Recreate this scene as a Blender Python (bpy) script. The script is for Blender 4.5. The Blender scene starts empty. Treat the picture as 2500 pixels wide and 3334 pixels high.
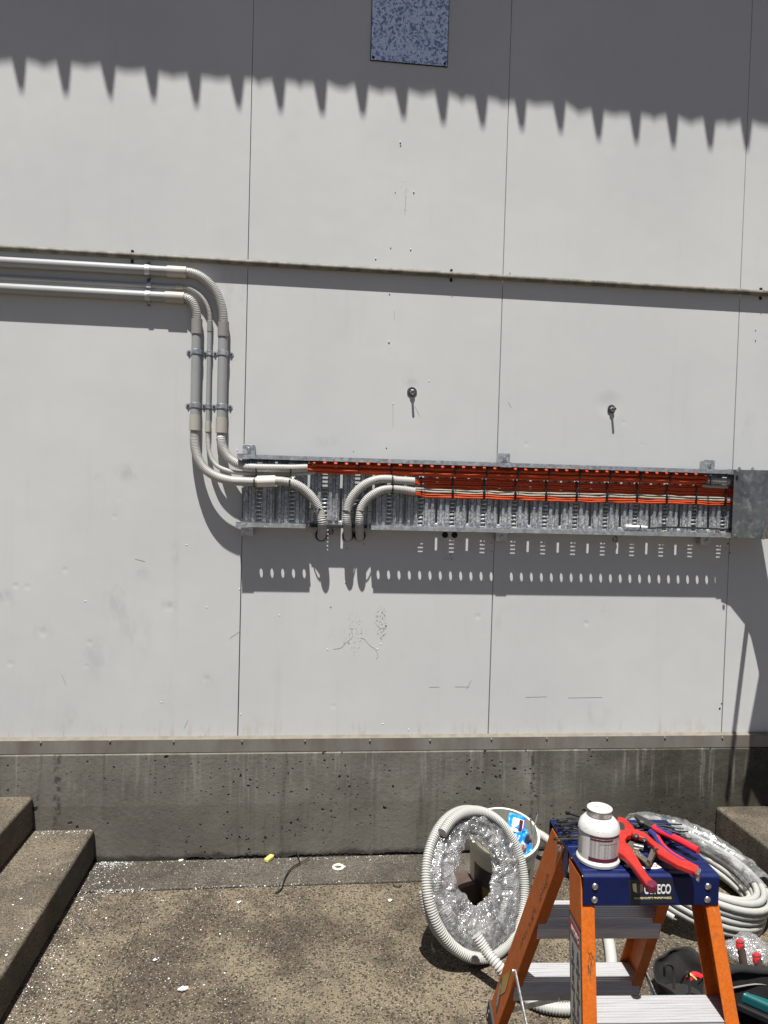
import bpy, bmesh, math, random
from mathutils import Vector, Matrix, noise
from math import sin, cos, pi, radians as rad
random.seed(7)
S = bpy.context.scene
COL = S.collection

# ------------------------------------------------------------------ camera
SW, SH, FPX = 2500, 3334, 2330.0
CAM = Vector((.3129, -3.3748, 1.7392))
YAW, PITCH, ROLL = rad(5.885), rad(-1.771), rad(1.588)
FW = Vector((sin(YAW)*cos(PITCH), cos(YAW)*cos(PITCH), sin(PITCH)))
_r0 = Vector((cos(YAW), -sin(YAW), 0)); _u0 = _r0.cross(FW)
RT = _r0*cos(ROLL)+_u0*sin(ROLL); UP = -_r0*sin(ROLL)+_u0*cos(ROLL)
cd = bpy.data.cameras.new('camera'); cam = bpy.data.objects.new('camera', cd); COL.objects.link(cam)
cam.matrix_world = Matrix(((RT.x, UP.x, -FW.x, CAM.x), (RT.y, UP.y, -FW.y, CAM.y), (RT.z, UP.z, -FW.z, CAM.z), (0, 0, 0, 1)))
cd.sensor_fit = 'VERTICAL'; cd.sensor_height = 36; cd.lens = 36*FPX/SH; cd.clip_end = 500; cd.clip_start = .05
S.camera = cam

# ------------------------------------------------------------------ light
SUN_TRAVEL = Vector((.25, 1, -3.05)).normalized()
EL = math.asin(-SUN_TRAVEL.z)
w = bpy.data.worlds.new("World"); S.world = w; w.use_nodes = True
nt = w.node_tree; bg = nt.nodes['Background']
sky = nt.nodes.new('ShaderNodeTexSky'); sky.sky_type = 'NISHITA'; sky.sun_disc = False
sky.sun_elevation = EL; sky.sun_rotation = rad(194); sky.air_density = .33; sky.dust_density = .9; sky.ozone_density = .0
nt.links.new(sky.outputs[0], bg.inputs[0]); bg.inputs[1].default_value = .05
sd = bpy.data.lights.new('sun', 'SUN'); sd.energy = 5.0; sd.angle = rad(.53); sd.color = (1, .965, .91)
so = bpy.data.objects.new('sun', sd); COL.objects.link(so); so.location = (-3, -6, 12)
so.rotation_euler = SUN_TRAVEL.to_track_quat('-Z', 'Y').to_euler()
S.view_settings.view_transform = 'Standard'; S.view_settings.look = 'None'
S.view_settings.exposure = .58; S.view_settings.gamma = 1
try:
    S.cycles.max_bounces = 10; S.cycles.transparent_max_bounces = 24; S.cycles.caustics_reflective = False; S.cycles.caustics_refractive = False
except Exception: pass

# ------------------------------------------------------------------ measuring helpers (true planes of the place)
def ray(px, py): return FW*FPX+RT*(px-SW/2)-UP*(py-SH/2)
def on(ax, val, px, py):
    d = ray(px, py); return CAM+d*((val-CAM[ax])/d[ax])
def Wl(px, py, d=0.0): return on(1, -d, px, py)      # point standing d metres off the wall face
def G(px, py, z=0.0): return on(2, z, px, py)        # point at height z
def z7(x, y, z): return G(1750+.36166*x, 2580+.36166*y, z)

# ------------------------------------------------------------------ materials
def M(name, col, rough=.6, metal=0, var=None, col2=None, bump=None, spec=.5, trans=0, coat=0, stretch=None, detail=6):
    m = bpy.data.materials.new(name); m.use_nodes = True; t = m.node_tree; b = t.nodes['Principled BSDF']
    b.inputs['Base Color'].default_value = (*col, 1); b.inputs['Roughness'].default_value = rough; b.inputs['Metallic'].default_value = metal
    b.inputs['Specular IOR Level'].default_value = spec
    if coat: b.inputs['Coat Weight'].default_value = coat
    if var or bump:
        tc = t.nodes.new('ShaderNodeTexCoord'); src = tc.outputs['Object']
        if stretch:
            mp = t.nodes.new('ShaderNodeMapping'); mp.inputs['Scale'].default_value = stretch; t.links.new(src, mp.inputs[0]); src = mp.outputs[0]
    if var:
        n = t.nodes.new('ShaderNodeTexNoise'); n.inputs['Scale'].default_value = var[0]; n.inputs['Detail'].default_value = detail; n.inputs['Roughness'].default_value = .65
        t.links.new(src, n.inputs[0])
        r = t.nodes.new('ShaderNodeValToRGB'); lo, hi = (var[1], var[2]) if len(var) > 2 else (.3, .7)
        r.color_ramp.elements[0].position = lo; r.color_ramp.elements[1].position = hi
        r.color_ramp.elements[0].color = (*col2, 1); r.color_ramp.elements[1].color = (*col, 1)
        t.links.new(n.outputs[0], r.inputs[0]); t.links.new(r.outputs[0], b.inputs['Base Color'])
    if bump:
        n2 = t.nodes.new('ShaderNodeTexNoise'); n2.inputs['Scale'].default_value = bump[0]; n2.inputs['Detail'].default_value = 5
        t.links.new(src, n2.inputs[0])
        bp = t.nodes.new('ShaderNodeBump'); bp.inputs['Strength'].default_value = bump[1]; bp.inputs['Distance'].default_value = bump[2] if len(bump) > 2 else .002
        t.links.new(n2.outputs[0], bp.inputs['Height']); t.links.new(bp.outputs[0], b.inputs['Normal'])
    return m

class NT:
    """small helper to write node graphs"""
    def __init__(s, name):
        s.m = bpy.data.materials.new(name); s.m.use_nodes = True; s.t = s.m.node_tree; s.b = s.t.nodes['Principled BSDF']
        s.pos = s.n('ShaderNodeTexCoord').outputs['Object']
    def n(s, typ, **kw):
        nd = s.t.nodes.new(typ)
        for k, v in kw.items(): setattr(nd, k, v)
        return nd
    def put(s, sock, v):
        if hasattr(v, 'is_output'): s.t.links.new(v, sock)
        elif isinstance(v, (tuple, list)) and len(v) == 3 and sock.type == 'RGBA': sock.default_value = (*v, 1)
        else: sock.default_value = v
    def mapped(s, scale=(1, 1, 1), loc=(0, 0, 0), src=None):
        mp = s.n('ShaderNodeMapping'); mp.inputs['Scale'].default_value = scale; mp.inputs['Location'].default_value = loc
        s.put(mp.inputs[0], src or s.pos); return mp.outputs[0]
    def noise(s, scale, detail=6, rough=.6, src=None):
        nd = s.n('ShaderNodeTexNoise'); nd.inputs['Scale'].default_value = scale; nd.inputs['Detail'].default_value = detail; nd.inputs['Roughness'].default_value = rough
        s.put(nd.inputs[0], src or s.pos); return nd.outputs[0]
    def vor(s, scale, feature='F1', src=None, rnd=1):
        nd = s.n('ShaderNodeTexVoronoi', feature=feature); nd.inputs['Scale'].default_value = scale; nd.inputs['Randomness'].default_value = rnd
        s.put(nd.inputs[0], src or s.pos); return nd
    def ramp(s, v, lo, hi, a=0., b=1.):
        nd = s.n('ShaderNodeMapRange', interpolation_type='SMOOTHSTEP')
        s.put(nd.inputs[0], v); nd.inputs[1].default_value = lo; nd.inputs[2].default_value = hi; nd.inputs[3].default_value = a; nd.inputs[4].default_value = b
        return nd.outputs[0]
    def math(s, op, a, b=0.):
        nd = s.n('ShaderNodeMath', operation=op); s.put(nd.inputs[0], a); s.put(nd.inputs[1], b); return nd.outputs[0]
    def mix(s, f, a, b):
        nd = s.n('ShaderNodeMix', data_type='RGBA'); s.put(nd.inputs[0], f); s.put(nd.inputs[6], a); s.put(nd.inputs[7], b); return nd.outputs[2]
    def bump(s, h, strength, dist, base=None):
        nd = s.n('ShaderNodeBump'); nd.inputs['Strength'].default_value = strength; nd.inputs['Distance'].default_value = dist; s.put(nd.inputs['Height'], h)
        if base: s.put(nd.inputs['Normal'], base)
        return nd.outputs[0]
    def xyz(s, src=None):
        nd = s.n('ShaderNodeSeparateXYZ'); s.put(nd.inputs[0], src or s.pos); return nd.outputs
    def out(s, col=None, rough=None, normal=None, metal=None, spec=None):
        for k, v in (('Base Color', col), ('Roughness', rough), ('Normal', normal), ('Metallic', metal), ('Specular IOR Level', spec)):
            if v is not None: s.put(s.b.inputs[k], v)
        return s.m

def wall_paint():
    n = NT('painted_cladding')
    cloud = n.noise(.9, 4); fine = n.noise(14, 6); streak = n.noise(3.0, 5, src=n.mapped((6, 6, .7)))
    x = n.xyz()
    col = n.mix(n.ramp(cloud, .35, .7), (.572, .588, .588), (.624, .637, .630))
    col = n.mix(n.math('MULTIPLY', n.ramp(streak, .55, .8), .16), col, (.45, .44, .42))
    run = n.noise(9, 5, .7, n.mapped((1, 1, .045)))
    col = n.mix(n.math('MULTIPLY', n.ramp(run, .56, .78), .13), col, (.40, .39, .36))
    # soft grey hand and boot marks, mostly low on the wall
    low = n.ramp(x[2], 2.0, 1.0)
    sm = n.math('MULTIPLY', n.ramp(n.noise(5.5, 7, .72, n.mapped((1, 1, .8), (3, 0, 1))), .6, .74), n.math('MULTIPLY', low, .30))
    col = n.mix(sm, col, (.36, .36, .37))
    # scuffed patches with a shape of their own
    for cx, cz, rx, rz, th, am in SCUFFS:
        mp = n.mapped((1/rx, 0, 1/rz), (-cx/rx, 0, -cz/rz)); L = n.n('ShaderNodeVectorMath', operation='LENGTH'); n.put(L.inputs[0], mp)
        edge = n.ramp(L.outputs['Value'], 1.0, .55)
        spk = n.ramp(n.noise(85, 5, .75), th, th+.04)
        col = n.mix(n.math('MULTIPLY', n.math('MULTIPLY', edge, spk), am), col, (.16, .155, .15))
    # rust weeping up from the flashing
    rust = n.math('MULTIPLY', n.ramp(x[2], .66, .56), n.ramp(n.noise(24, 6, .7, n.mapped((1, 1, .18))), .52, .66))
    col = n.mix(n.math('MULTIPLY', rust, .42), col, (.42, .30, .18))
    for cx, cz, rx, rz, am in SMUDGES:
        mp = n.mapped((1/rx, 0, 1/rz), (-cx/rx, 0, -cz/rz)); L = n.n('ShaderNodeVectorMath', operation='LENGTH'); n.put(L.inputs[0], mp)
        col = n.mix(n.math('MULTIPLY', n.math('MULTIPLY', n.ramp(L.outputs['Value'], 1.0, .2), n.ramp(n.noise(16, 6, .7, n.mapped((1, 1, .5))), .42, .66)), am*.75), col, (.33, .33, .34))
    dsum = None
    for cx, cz, r in DENTS:
        mp = n.mapped((1/r, 0, 1/r), (-cx/r, 0, -cz/r)); L = n.n('ShaderNodeVectorMath', operation='LENGTH'); n.put(L.inputs[0], mp)
        g = n.math('MULTIPLY', n.ramp(L.outputs['Value'], 1.0, .0), r*8); dsum = g if dsum is None else n.math('ADD', dsum, g)
    dent = n.noise(2.2, 3); d2 = n.vor(4.1); pit = n.math('MULTIPLY', n.ramp(d2.outputs['Distance'], .085, .0), n.ramp(n.xyz(d2.outputs['Color'])[0], .62, .64))
    h = n.math('SUBTRACT', n.math('ADD', n.math('MULTIPLY', dent, .7), n.math('MULTIPLY', pit, -.25)), dsum)
    nb = n.bump(h, .6, .006); nb = n.bump(n.noise(420, 2), .05, .001, nb)
    return n.out(col, n.ramp(fine, .2, .8, .42, .58), nb, spec=.35)
def Wxz(px, py): 
    p = Wl(px, py); return p.x, p.z
SCUFFS = [(*Wxz(1310, 640), .05, .10, .60, .8), (*Wxz(1330, 700), .03, .16, .64, .8), (*Wxz(1360, 1245), .07, .10, .62, .55), (*Wxz(1270, 1140), .03, .05, .6, .7),
          (*Wxz(1150, 2070), .06, .13, .57, .9), (*Wxz(1240, 2030), .035, .10, .54, 1), (*Wxz(340, 1960), .07, .16, .62, .3), (*Wxz(440, 1535), .06, .05, .62, .3),
          (*Wxz(1410, 1500), .10, .03, .63, .35), (*Wxz(780, 920), .04, .10, .63, .3), (*Wxz(2345, 1795), .05, .05, .58, .9), (*Wxz(2330, 2310), .03, .03, .6, .6)]

ZW = lambda x, y: Wxz(x*.48222, 1500+y*.48222)
DENTS = [(*ZW(185, 852), .02), (*ZW(290, 1160), .03), (*ZW(1142, 985), .03), (*ZW(70, 1372), .022), (*ZW(1396, 1476), .024), (*ZW(775, 378), .018), (*ZW(606, 1226), .02), (*ZW(440, 738), .02), (*ZW(585, 1385), .014), (*Wxz(1085, 2299), .02),
         (*Wxz(1986, 1318), .08), (*Wxz(2030, 1375), .016), (*Wxz(2092, 1448), .014), (*Wxz(1714, 1446), .018), (*Wxz(1341, 1262), .05)]
SMUDGES = [(*ZW(20, 930), .10, .06, .5), (*ZW(780, 950), .08, .22, .40), (*ZW(930, 1150), .10, .16, .34), (*ZW(660, 1300), .10, .18, .36), (*ZW(880, 80), .09, .07, .40), (*ZW(660, 110), .05, .04, .45), (*ZW(1150, 960), .06, .05, .55), (*ZW(1180, 620), .03, .08, .5), (*ZW(960, 760), .05, .04, .4),
           (*ZW(290, 1150), .06, .07, .4), (*ZW(70, 1370), .04, .04, .55), (*ZW(1390, 1480), .05, .05, .4), (*Wxz(730, 950), .09, .14, .35), (*Wxz(785, 1000), .03, .20, .35), (*Wxz(1330, 1240), .09, .09, .15), (*Wxz(1940, 2330), .10, .10, .3), (*Wxz(1620, 2010), .05, .10, .3), (*Wxz(1060, 1440), .10, .05, .3), (*Wxz(2440, 1400), .06, .12, .3), (*ZW(420, 1750), .16, .10, .3)]

def concrete_wall():
    n = NT('cast_concrete'); x = n.xyz()
    base = n.mix(n.ramp(n.noise(2.2, 8, .65), .32, .68), (.118, .110, .094), (.205, .194, .169))
    fine = n.noise(60, 6, .7)
    base = n.mix(n.math('MULTIPLY', n.ramp(fine, .4, .75), .5), base, (.165, .155, .135))
    # right end is mossy and dark; that is growth on the concrete
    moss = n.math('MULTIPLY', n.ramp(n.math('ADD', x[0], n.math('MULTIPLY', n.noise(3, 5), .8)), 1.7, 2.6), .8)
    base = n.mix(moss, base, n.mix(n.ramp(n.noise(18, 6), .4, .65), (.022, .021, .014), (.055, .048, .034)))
    green = n.math('MULTIPLY', n.ramp(n.noise(1.4, 5), .5, .72), .35)
    base = n.mix(green, base, (.085, .09, .07))
    # lime runs down from the flashing
    st = n.math('MULTIPLY', n.ramp(n.noise(26, 4, .7, n.mapped((1, 1, .06))), .52, .72), n.ramp(n.math('ADD', x[2], n.math('MULTIPLY', n.noise(9, 3, src=n.mapped((1, 1, 0))), .3)), .36, .56))
    base = n.mix(n.math('MULTIPLY', st, .62), base, (.30, .29, .26))
    dk = n.math('MULTIPLY', n.ramp(n.noise(17, 4, .7, n.mapped((1, 1, .05), (5, 0, 0))), .52, .72), .55)
    base = n.mix(dk, base, (.055, .05, .042))
    seam = None
    for sx, ww in ((-.80, .012), (1.42, .006)):
        q = n.math('ABSOLUTE', n.math('ADD', n.math('SUBTRACT', x[0], sx), n.math('MULTIPLY', n.math('SUBTRACT', n.noise(12, 5), .5), .05)))
        q = n.math('MULTIPLY', n.ramp(q, ww*2.2, ww*.6), n.ramp(n.noise(30, 4), .42, .6)); seam = q if seam is None else n.math('MAXIMUM', seam, q)
    base = n.mix(n.math('MULTIPLY', seam, .7), base, (.035, .03, .025))
    lift = n.math('MULTIPLY', n.ramp(n.math('ADD', x[2], n.math('MULTIPLY', n.noise(5, 4), .03)), .275, .268), .22)
    base = n.mix(lift, base, (.075, .066, .052))
    # damp dirt line at the foot
    foot = n.ramp(n.math('ADD', x[2], n.math('MULTIPLY', n.math('SUBTRACT', n.noise(9, 7, .75), .5), .09)), .035, .008)
    base = n.mix(n.math('MULTIPLY', foot, .75), base, (.022, .02, .016))
    # blow holes
    wob = n.n('ShaderNodeVectorMath', operation='ADD'); nn = n.n('ShaderNodeTexNoise'); nn.inputs['Scale'].default_value = 40; n.put(nn.inputs[0], n.pos)
    sc = n.n('ShaderNodeVectorMath', operation='SCALE'); n.put(sc.inputs[0], nn.outputs['Color']); sc.inputs['Scale'].default_value = .02
    n.put(wob.inputs[0], n.pos); n.put(wob.inputs[1], sc.outputs[0])
    holes = None
    for scale, r, keep in ((11, .12, .58), (26, .18, .68), (48, .24, .76), (6, .085, .45)):
        v = n.vor(scale, src=n.mapped((1, 1, 1.15), src=wob.outputs[0])); c = n.xyz(v.outputs['Color'])
        h = n.math('MULTIPLY', n.ramp(v.outputs['Distance'], r, r*.55), n.ramp(c[0], keep, keep+.02))
        holes = h if holes is None else n.math('MAXIMUM', holes, h)
    holes = n.math('MULTIPLY', holes, n.ramp(n.noise(2.3, 4, .6, n.mapped((1, 1, 1), (2, 0, 6))), .44, .54))
    base = n.mix(n.math('MULTIPLY', holes, 1.0), base, (.016, .014, .012))
    nb = n.bump(holes, 1, .006); b2 = n.n('ShaderNodeBump')
    nb2 = n.bump(n.noise(34, 8, .7), .55, .006, None)
    b = n.n('ShaderNodeBump'); b.invert = True; b.inputs['Strength'].default_value = 1; b.inputs['Distance'].default_value = .008
    n.put(b.inputs['Height'], holes); n.put(b.inputs['Normal'], nb2)
    return n.out(base, .9, b.outputs[0], spec=.2)

def aggregate(name, tone, patch=1.0, lightcol=(.208, .172, .121), darkcol=(.088, .072, .053), pebble=(.010, .009, .007), fine=1.0, chips=1.0):
    n = NT(name)
    wob = n.n('ShaderNodeVectorMath', operation='ADD'); nn = n.n('ShaderNodeTexNoise'); nn.inputs['Scale'].default_value = 50; n.put(nn.inputs[0], n.pos)
    sc = n.n('ShaderNodeVectorMath', operation='SCALE'); n.put(sc.inputs[0], nn.outputs['Color']); sc.inputs['Scale'].default_value = .012
    n.put(wob.inputs[0], n.pos); n.put(wob.inputs[1], sc.outputs[0]); P = wob.outputs[0]
    big = n.noise(2.6, 6, .62); mid = n.noise(9, 6, .65)
    f = n.ramp(n.math('ADD', n.math('MULTIPLY', big, .75), n.math('MULTIPLY', mid, .25)), .40, .60)
    f = n.math('MULTIPLY', f, patch)
    base = n.mix(f, darkcol, lightcol)
    base = n.mix(n.math('MULTIPLY', n.ramp(n.noise(160, 5, .7), .42, .62), .5), base, n.mix(f, (.028, .022, .016), (.09, .068, .042)))
    peb = None
    for scale, r, keep, dens in ((78*fine, .42, .42, 1), (140*fine, .45, .40, 1), (50*fine, .33, .70, 1)):
        v = n.vor(scale, src=P); c = n.xyz(v.outputs['Color'])
        h = n.math('MULTIPLY', n.ramp(v.outputs['Distance'], r, r*.72), n.ramp(c[0], keep, keep+.02))
        pc = n.mix(n.ramp(c[1], .45, 1.0), pebble, tone)
        base = n.mix(n.math('MULTIPLY', h, .78), base, pc)
        peb = h if peb is None else n.math('MAXIMUM', peb, h)
    # pale crushed chips
    v = n.vor(130, src=P); c = n.xyz(v.outputs['Color'])
    base = n.mix(n.math('MULTIPLY', n.math('MULTIPLY', n.ramp(v.outputs['Distance'], .34, .2), n.ramp(c[2], .78, .80)), chips), base, (.36, .31, .235))
    stain = n.math('MULTIPLY', n.ramp(n.noise(1.5, 5, .6, n.mapped((1, 1, 1), (4, 7, 0))),   .5, .72), .38)
    base = n.mix(stain, base, (.026, .02, .014))
    nb = n.bump(n.math('ADD', n.math('MULTIPLY', peb, .4), n.noise(130, 6, .75)), .8, .004)
    return n.out(base, n.ramp(mid, .3, .7, .62, .9), nb, spec=.35)

def galvanised(name, c1=(.42, .44, .46), c2=(.60, .62, .64), scale=70, rough=(.32, .55), metal=.75):
    n = NT(name); v = n.vor(scale, src=n.mapped((1, 1, 1))); c = n.xyz(v.outputs['Color'])
    col = n.mix(c[0], c1, c2); col = n.mix(n.ramp(n.noise(20, 6), .5, .8, 0, .35), col, (.72, .72, .70))
    return n.out(col, n.ramp(c[1], 0, 1, *rough), None, metal)

def tray_zinc():
    n = NT('galvanised_tray'); v = n.vor(130); c = n.xyz(v.outputs['Color']); x = n.xyz()
    col = n.mix(c[0], (.18, .195, .215), (.44, .465, .49))
    streak = n.ramp(n.noise(40, 5, .7, n.mapped((1, 1, .08))), .45, .7)
    col = n.mix(n.math('MULTIPLY', streak, .35), col, (.62, .64, .65))
    low_speckle = n.math('MULTIPLY', n.ramp(n.math('ADD', x[2], n.math('MULTIPLY', n.noise(20, 4), .05)), 1.70, 1.64), n.ramp(n.noise(95, 6, .78), .46, .58))  # pale speckle confined to the lower part of the tray
    col = n.mix(n.math('MULTIPLY', low_speckle, .5), col, (.78, .79, .79))
    return n.out(col, n.ramp(c[1], 0, 1, .35, .6), None, n.math('SUBTRACT', .6, n.math('MULTIPLY', low_speckle, .5)))

def dirty_fibreglass():
    n = NT('orange_fibreglass'); g = n.noise(150, 4, .7)
    col = n.mix(n.ramp(g, .3, .7), (.42, .088, .006), (.54, .128, .010))
    col = n.mix(n.math('MULTIPLY', n.ramp(n.noise(9, 7, .72), .5, .75), .45), col, (.20, .062, .018))
    col = n.mix(n.math('MULTIPLY', n.ramp(n.noise(55, 5, .75, n.mapped((1, 1, .12))), .62, .72), .5), col, (.62, .30, .13))
    return n.out(col, n.ramp(n.noise(20, 5), .3, .7, .42, .65), n.bump(n.noise(320, 3), .18, .001), spec=.4)

def worn_red():
    n = NT('red_cutter_paint'); g = n.noise(38, 7, .75)
    col = n.mix(n.ramp(n.noise(14, 5), .3, .7), (.36, .016, .012), (.50, .028, .020))
    col = n.mix(n.math('MULTIPLY', n.ramp(g, .60, .68), .75), col, (.16, .07, .055))
    col = n.mix(n.math('MULTIPLY', n.ramp(n.noise(120, 4, .8), .66, .72), .7), col, (.62, .42, .38))
    return n.out(col, n.ramp(g, .3, .7, .32, .6), n.bump(n.noise(200, 4), .2, .0008))

def spangle_plate():
    n = NT('spangled_zinc_sheet')
    wob = n.n('ShaderNodeVectorMath', operation='ADD'); nn = n.n('ShaderNodeTexNoise'); nn.inputs['Scale'].default_value = 60; n.put(nn.inputs[0], n.pos)
    sc = n.n('ShaderNodeVectorMath', operation='SCALE'); n.put(sc.inputs[0], nn.outputs['Color']); sc.inputs['Scale'].default_value = .02
    n.put(wob.inputs[0], n.pos); n.put(wob.inputs[1], sc.outputs[0])
    v = n.vor(125, src=n.mapped((1, 1, .8), src=wob.outputs[0])); c = n.xyz(v.outputs['Color'])
    f = n.ramp(n.math('ADD', n.math('MULTIPLY', c[0], .5), n.math('MULTIPLY', n.noise(70, 4, .7), .6)),   .40, .52)
    col = n.mix(f, (.33, .39, .50), (.95, .98, 1.0))
    return n.out(col, n.ramp(c[1], 0, 1, .25, .45), None, .9)

def clear_wrap(name, tint=(.97, .975, .985), opaque=.2, seed=0., fold=60, bd=.03, gr=.17):
    """thin crinkled film: mostly see-through, milky where it is folded, with a glossy skin"""
    m = bpy.data.materials.new(name); m.use_nodes = True; t = m.node_tree; t.nodes.remove(t.nodes['Principled BSDF'])
    out = t.nodes['Material Output']; N = t.nodes.new; L = t.links.new
    tc = N('ShaderNodeTexCoord'); mp = N('ShaderNodeMapping'); mp.inputs['Location'].default_value = (seed, seed*.7, 0); L(tc.outputs['Object'], mp.inputs[0])
    n1 = N('ShaderNodeTexVoronoi'); n1.feature = 'DISTANCE_TO_EDGE'; n1.inputs['Scale'].default_value = fold*.42
    ds = N('ShaderNodeTexNoise'); ds.inputs['Scale'].default_value = fold*.4; ds.inputs['Detail'].default_value = 4; L(mp.outputs[0], ds.inputs[0])
    sc = N('ShaderNodeVectorMath'); sc.operation = 'MULTIPLY_ADD'; sc.inputs[1].default_value = (.06, .06, .06); L(ds.outputs['Color'], sc.inputs[0]); L(mp.outputs[0], sc.inputs[2]); L(sc.outputs[0], n1.inputs[0])
    n3 = N('ShaderNodeTexNoise'); n3.inputs['Scale'].default_value = fold*1.7; n3.inputs['Detail'].default_value = 4; L(mp.outputs[0], n3.inputs[0])
    hs = N('ShaderNodeMath'); hs.operation = 'MULTIPLY_ADD'; hs.inputs[1].default_value = .6; L(n1.outputs['Distance'], hs.inputs[0]); L(n3.outputs[0], hs.inputs[2])
    bp = N('ShaderNodeBump'); bp.inputs['Strength'].default_value = 1; bp.inputs['Distance'].default_value = bd; L(hs.outputs[0], bp.inputs['Height'])
    tr = N('ShaderNodeBsdfTransparent'); tr.inputs[0].default_value = (*tint, 1)
    gl = N('ShaderNodeBsdfGlossy'); gl.inputs['Roughness'].default_value = gr; gl.inputs['Color'].default_value = (1, 1, 1, 1); L(bp.outputs[0], gl.inputs['Normal'])
    df = N('ShaderNodeBsdfDiffuse'); df.inputs[0].default_value = (.88, .89, .91, 1)
    tl = N('ShaderNodeBsdfTranslucent'); tl.inputs[0].default_value = (.86, .87, .89, 1)
    dm = N('ShaderNodeMixShader'); dm.inputs[0].default_value = .4; L(df.outputs[0], dm.inputs[1]); L(tl.outputs[0], dm.inputs[2])
    n2 = N('ShaderNodeTexNoise'); n2.inputs['Scale'].default_value = 13; n2.inputs['Detail'].default_value = 8; n2.inputs['Roughness'].default_value = .75; L(mp.outputs[0], n2.inputs[0])
    mr = N('ShaderNodeMapRange'); mr.inputs[1].default_value = .40; mr.inputs[2].default_value = .68; mr.inputs[3].default_value = opaque*.3; mr.inputs[4].default_value = opaque*2; L(n2.outputs[0], mr.inputs[0])
    a = N('ShaderNodeMixShader'); L(mr.outputs[0], a.inputs[0]); L(tr.outputs[0], a.inputs[1]); L(dm.outputs[0], a.inputs[2])
    fr = N('ShaderNodeFresnel'); fr.inputs[0].default_value = 1.5; L(bp.outputs[0], fr.inputs['Normal'])
    ad = N('ShaderNodeMath'); ad.operation = 'MULTIPLY_ADD'; ad.inputs[1].default_value = .75; ad.inputs[2].default_value = .085; L(fr.outputs[0], ad.inputs[0])
    b = N('ShaderNodeMixShader'); L(ad.outputs[0], b.inputs[0]); L(a.outputs[0], b.inputs[1]); L(gl.outputs[0], b.inputs[2])
    L(b.outputs[0], out.inputs[0]); return m

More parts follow.
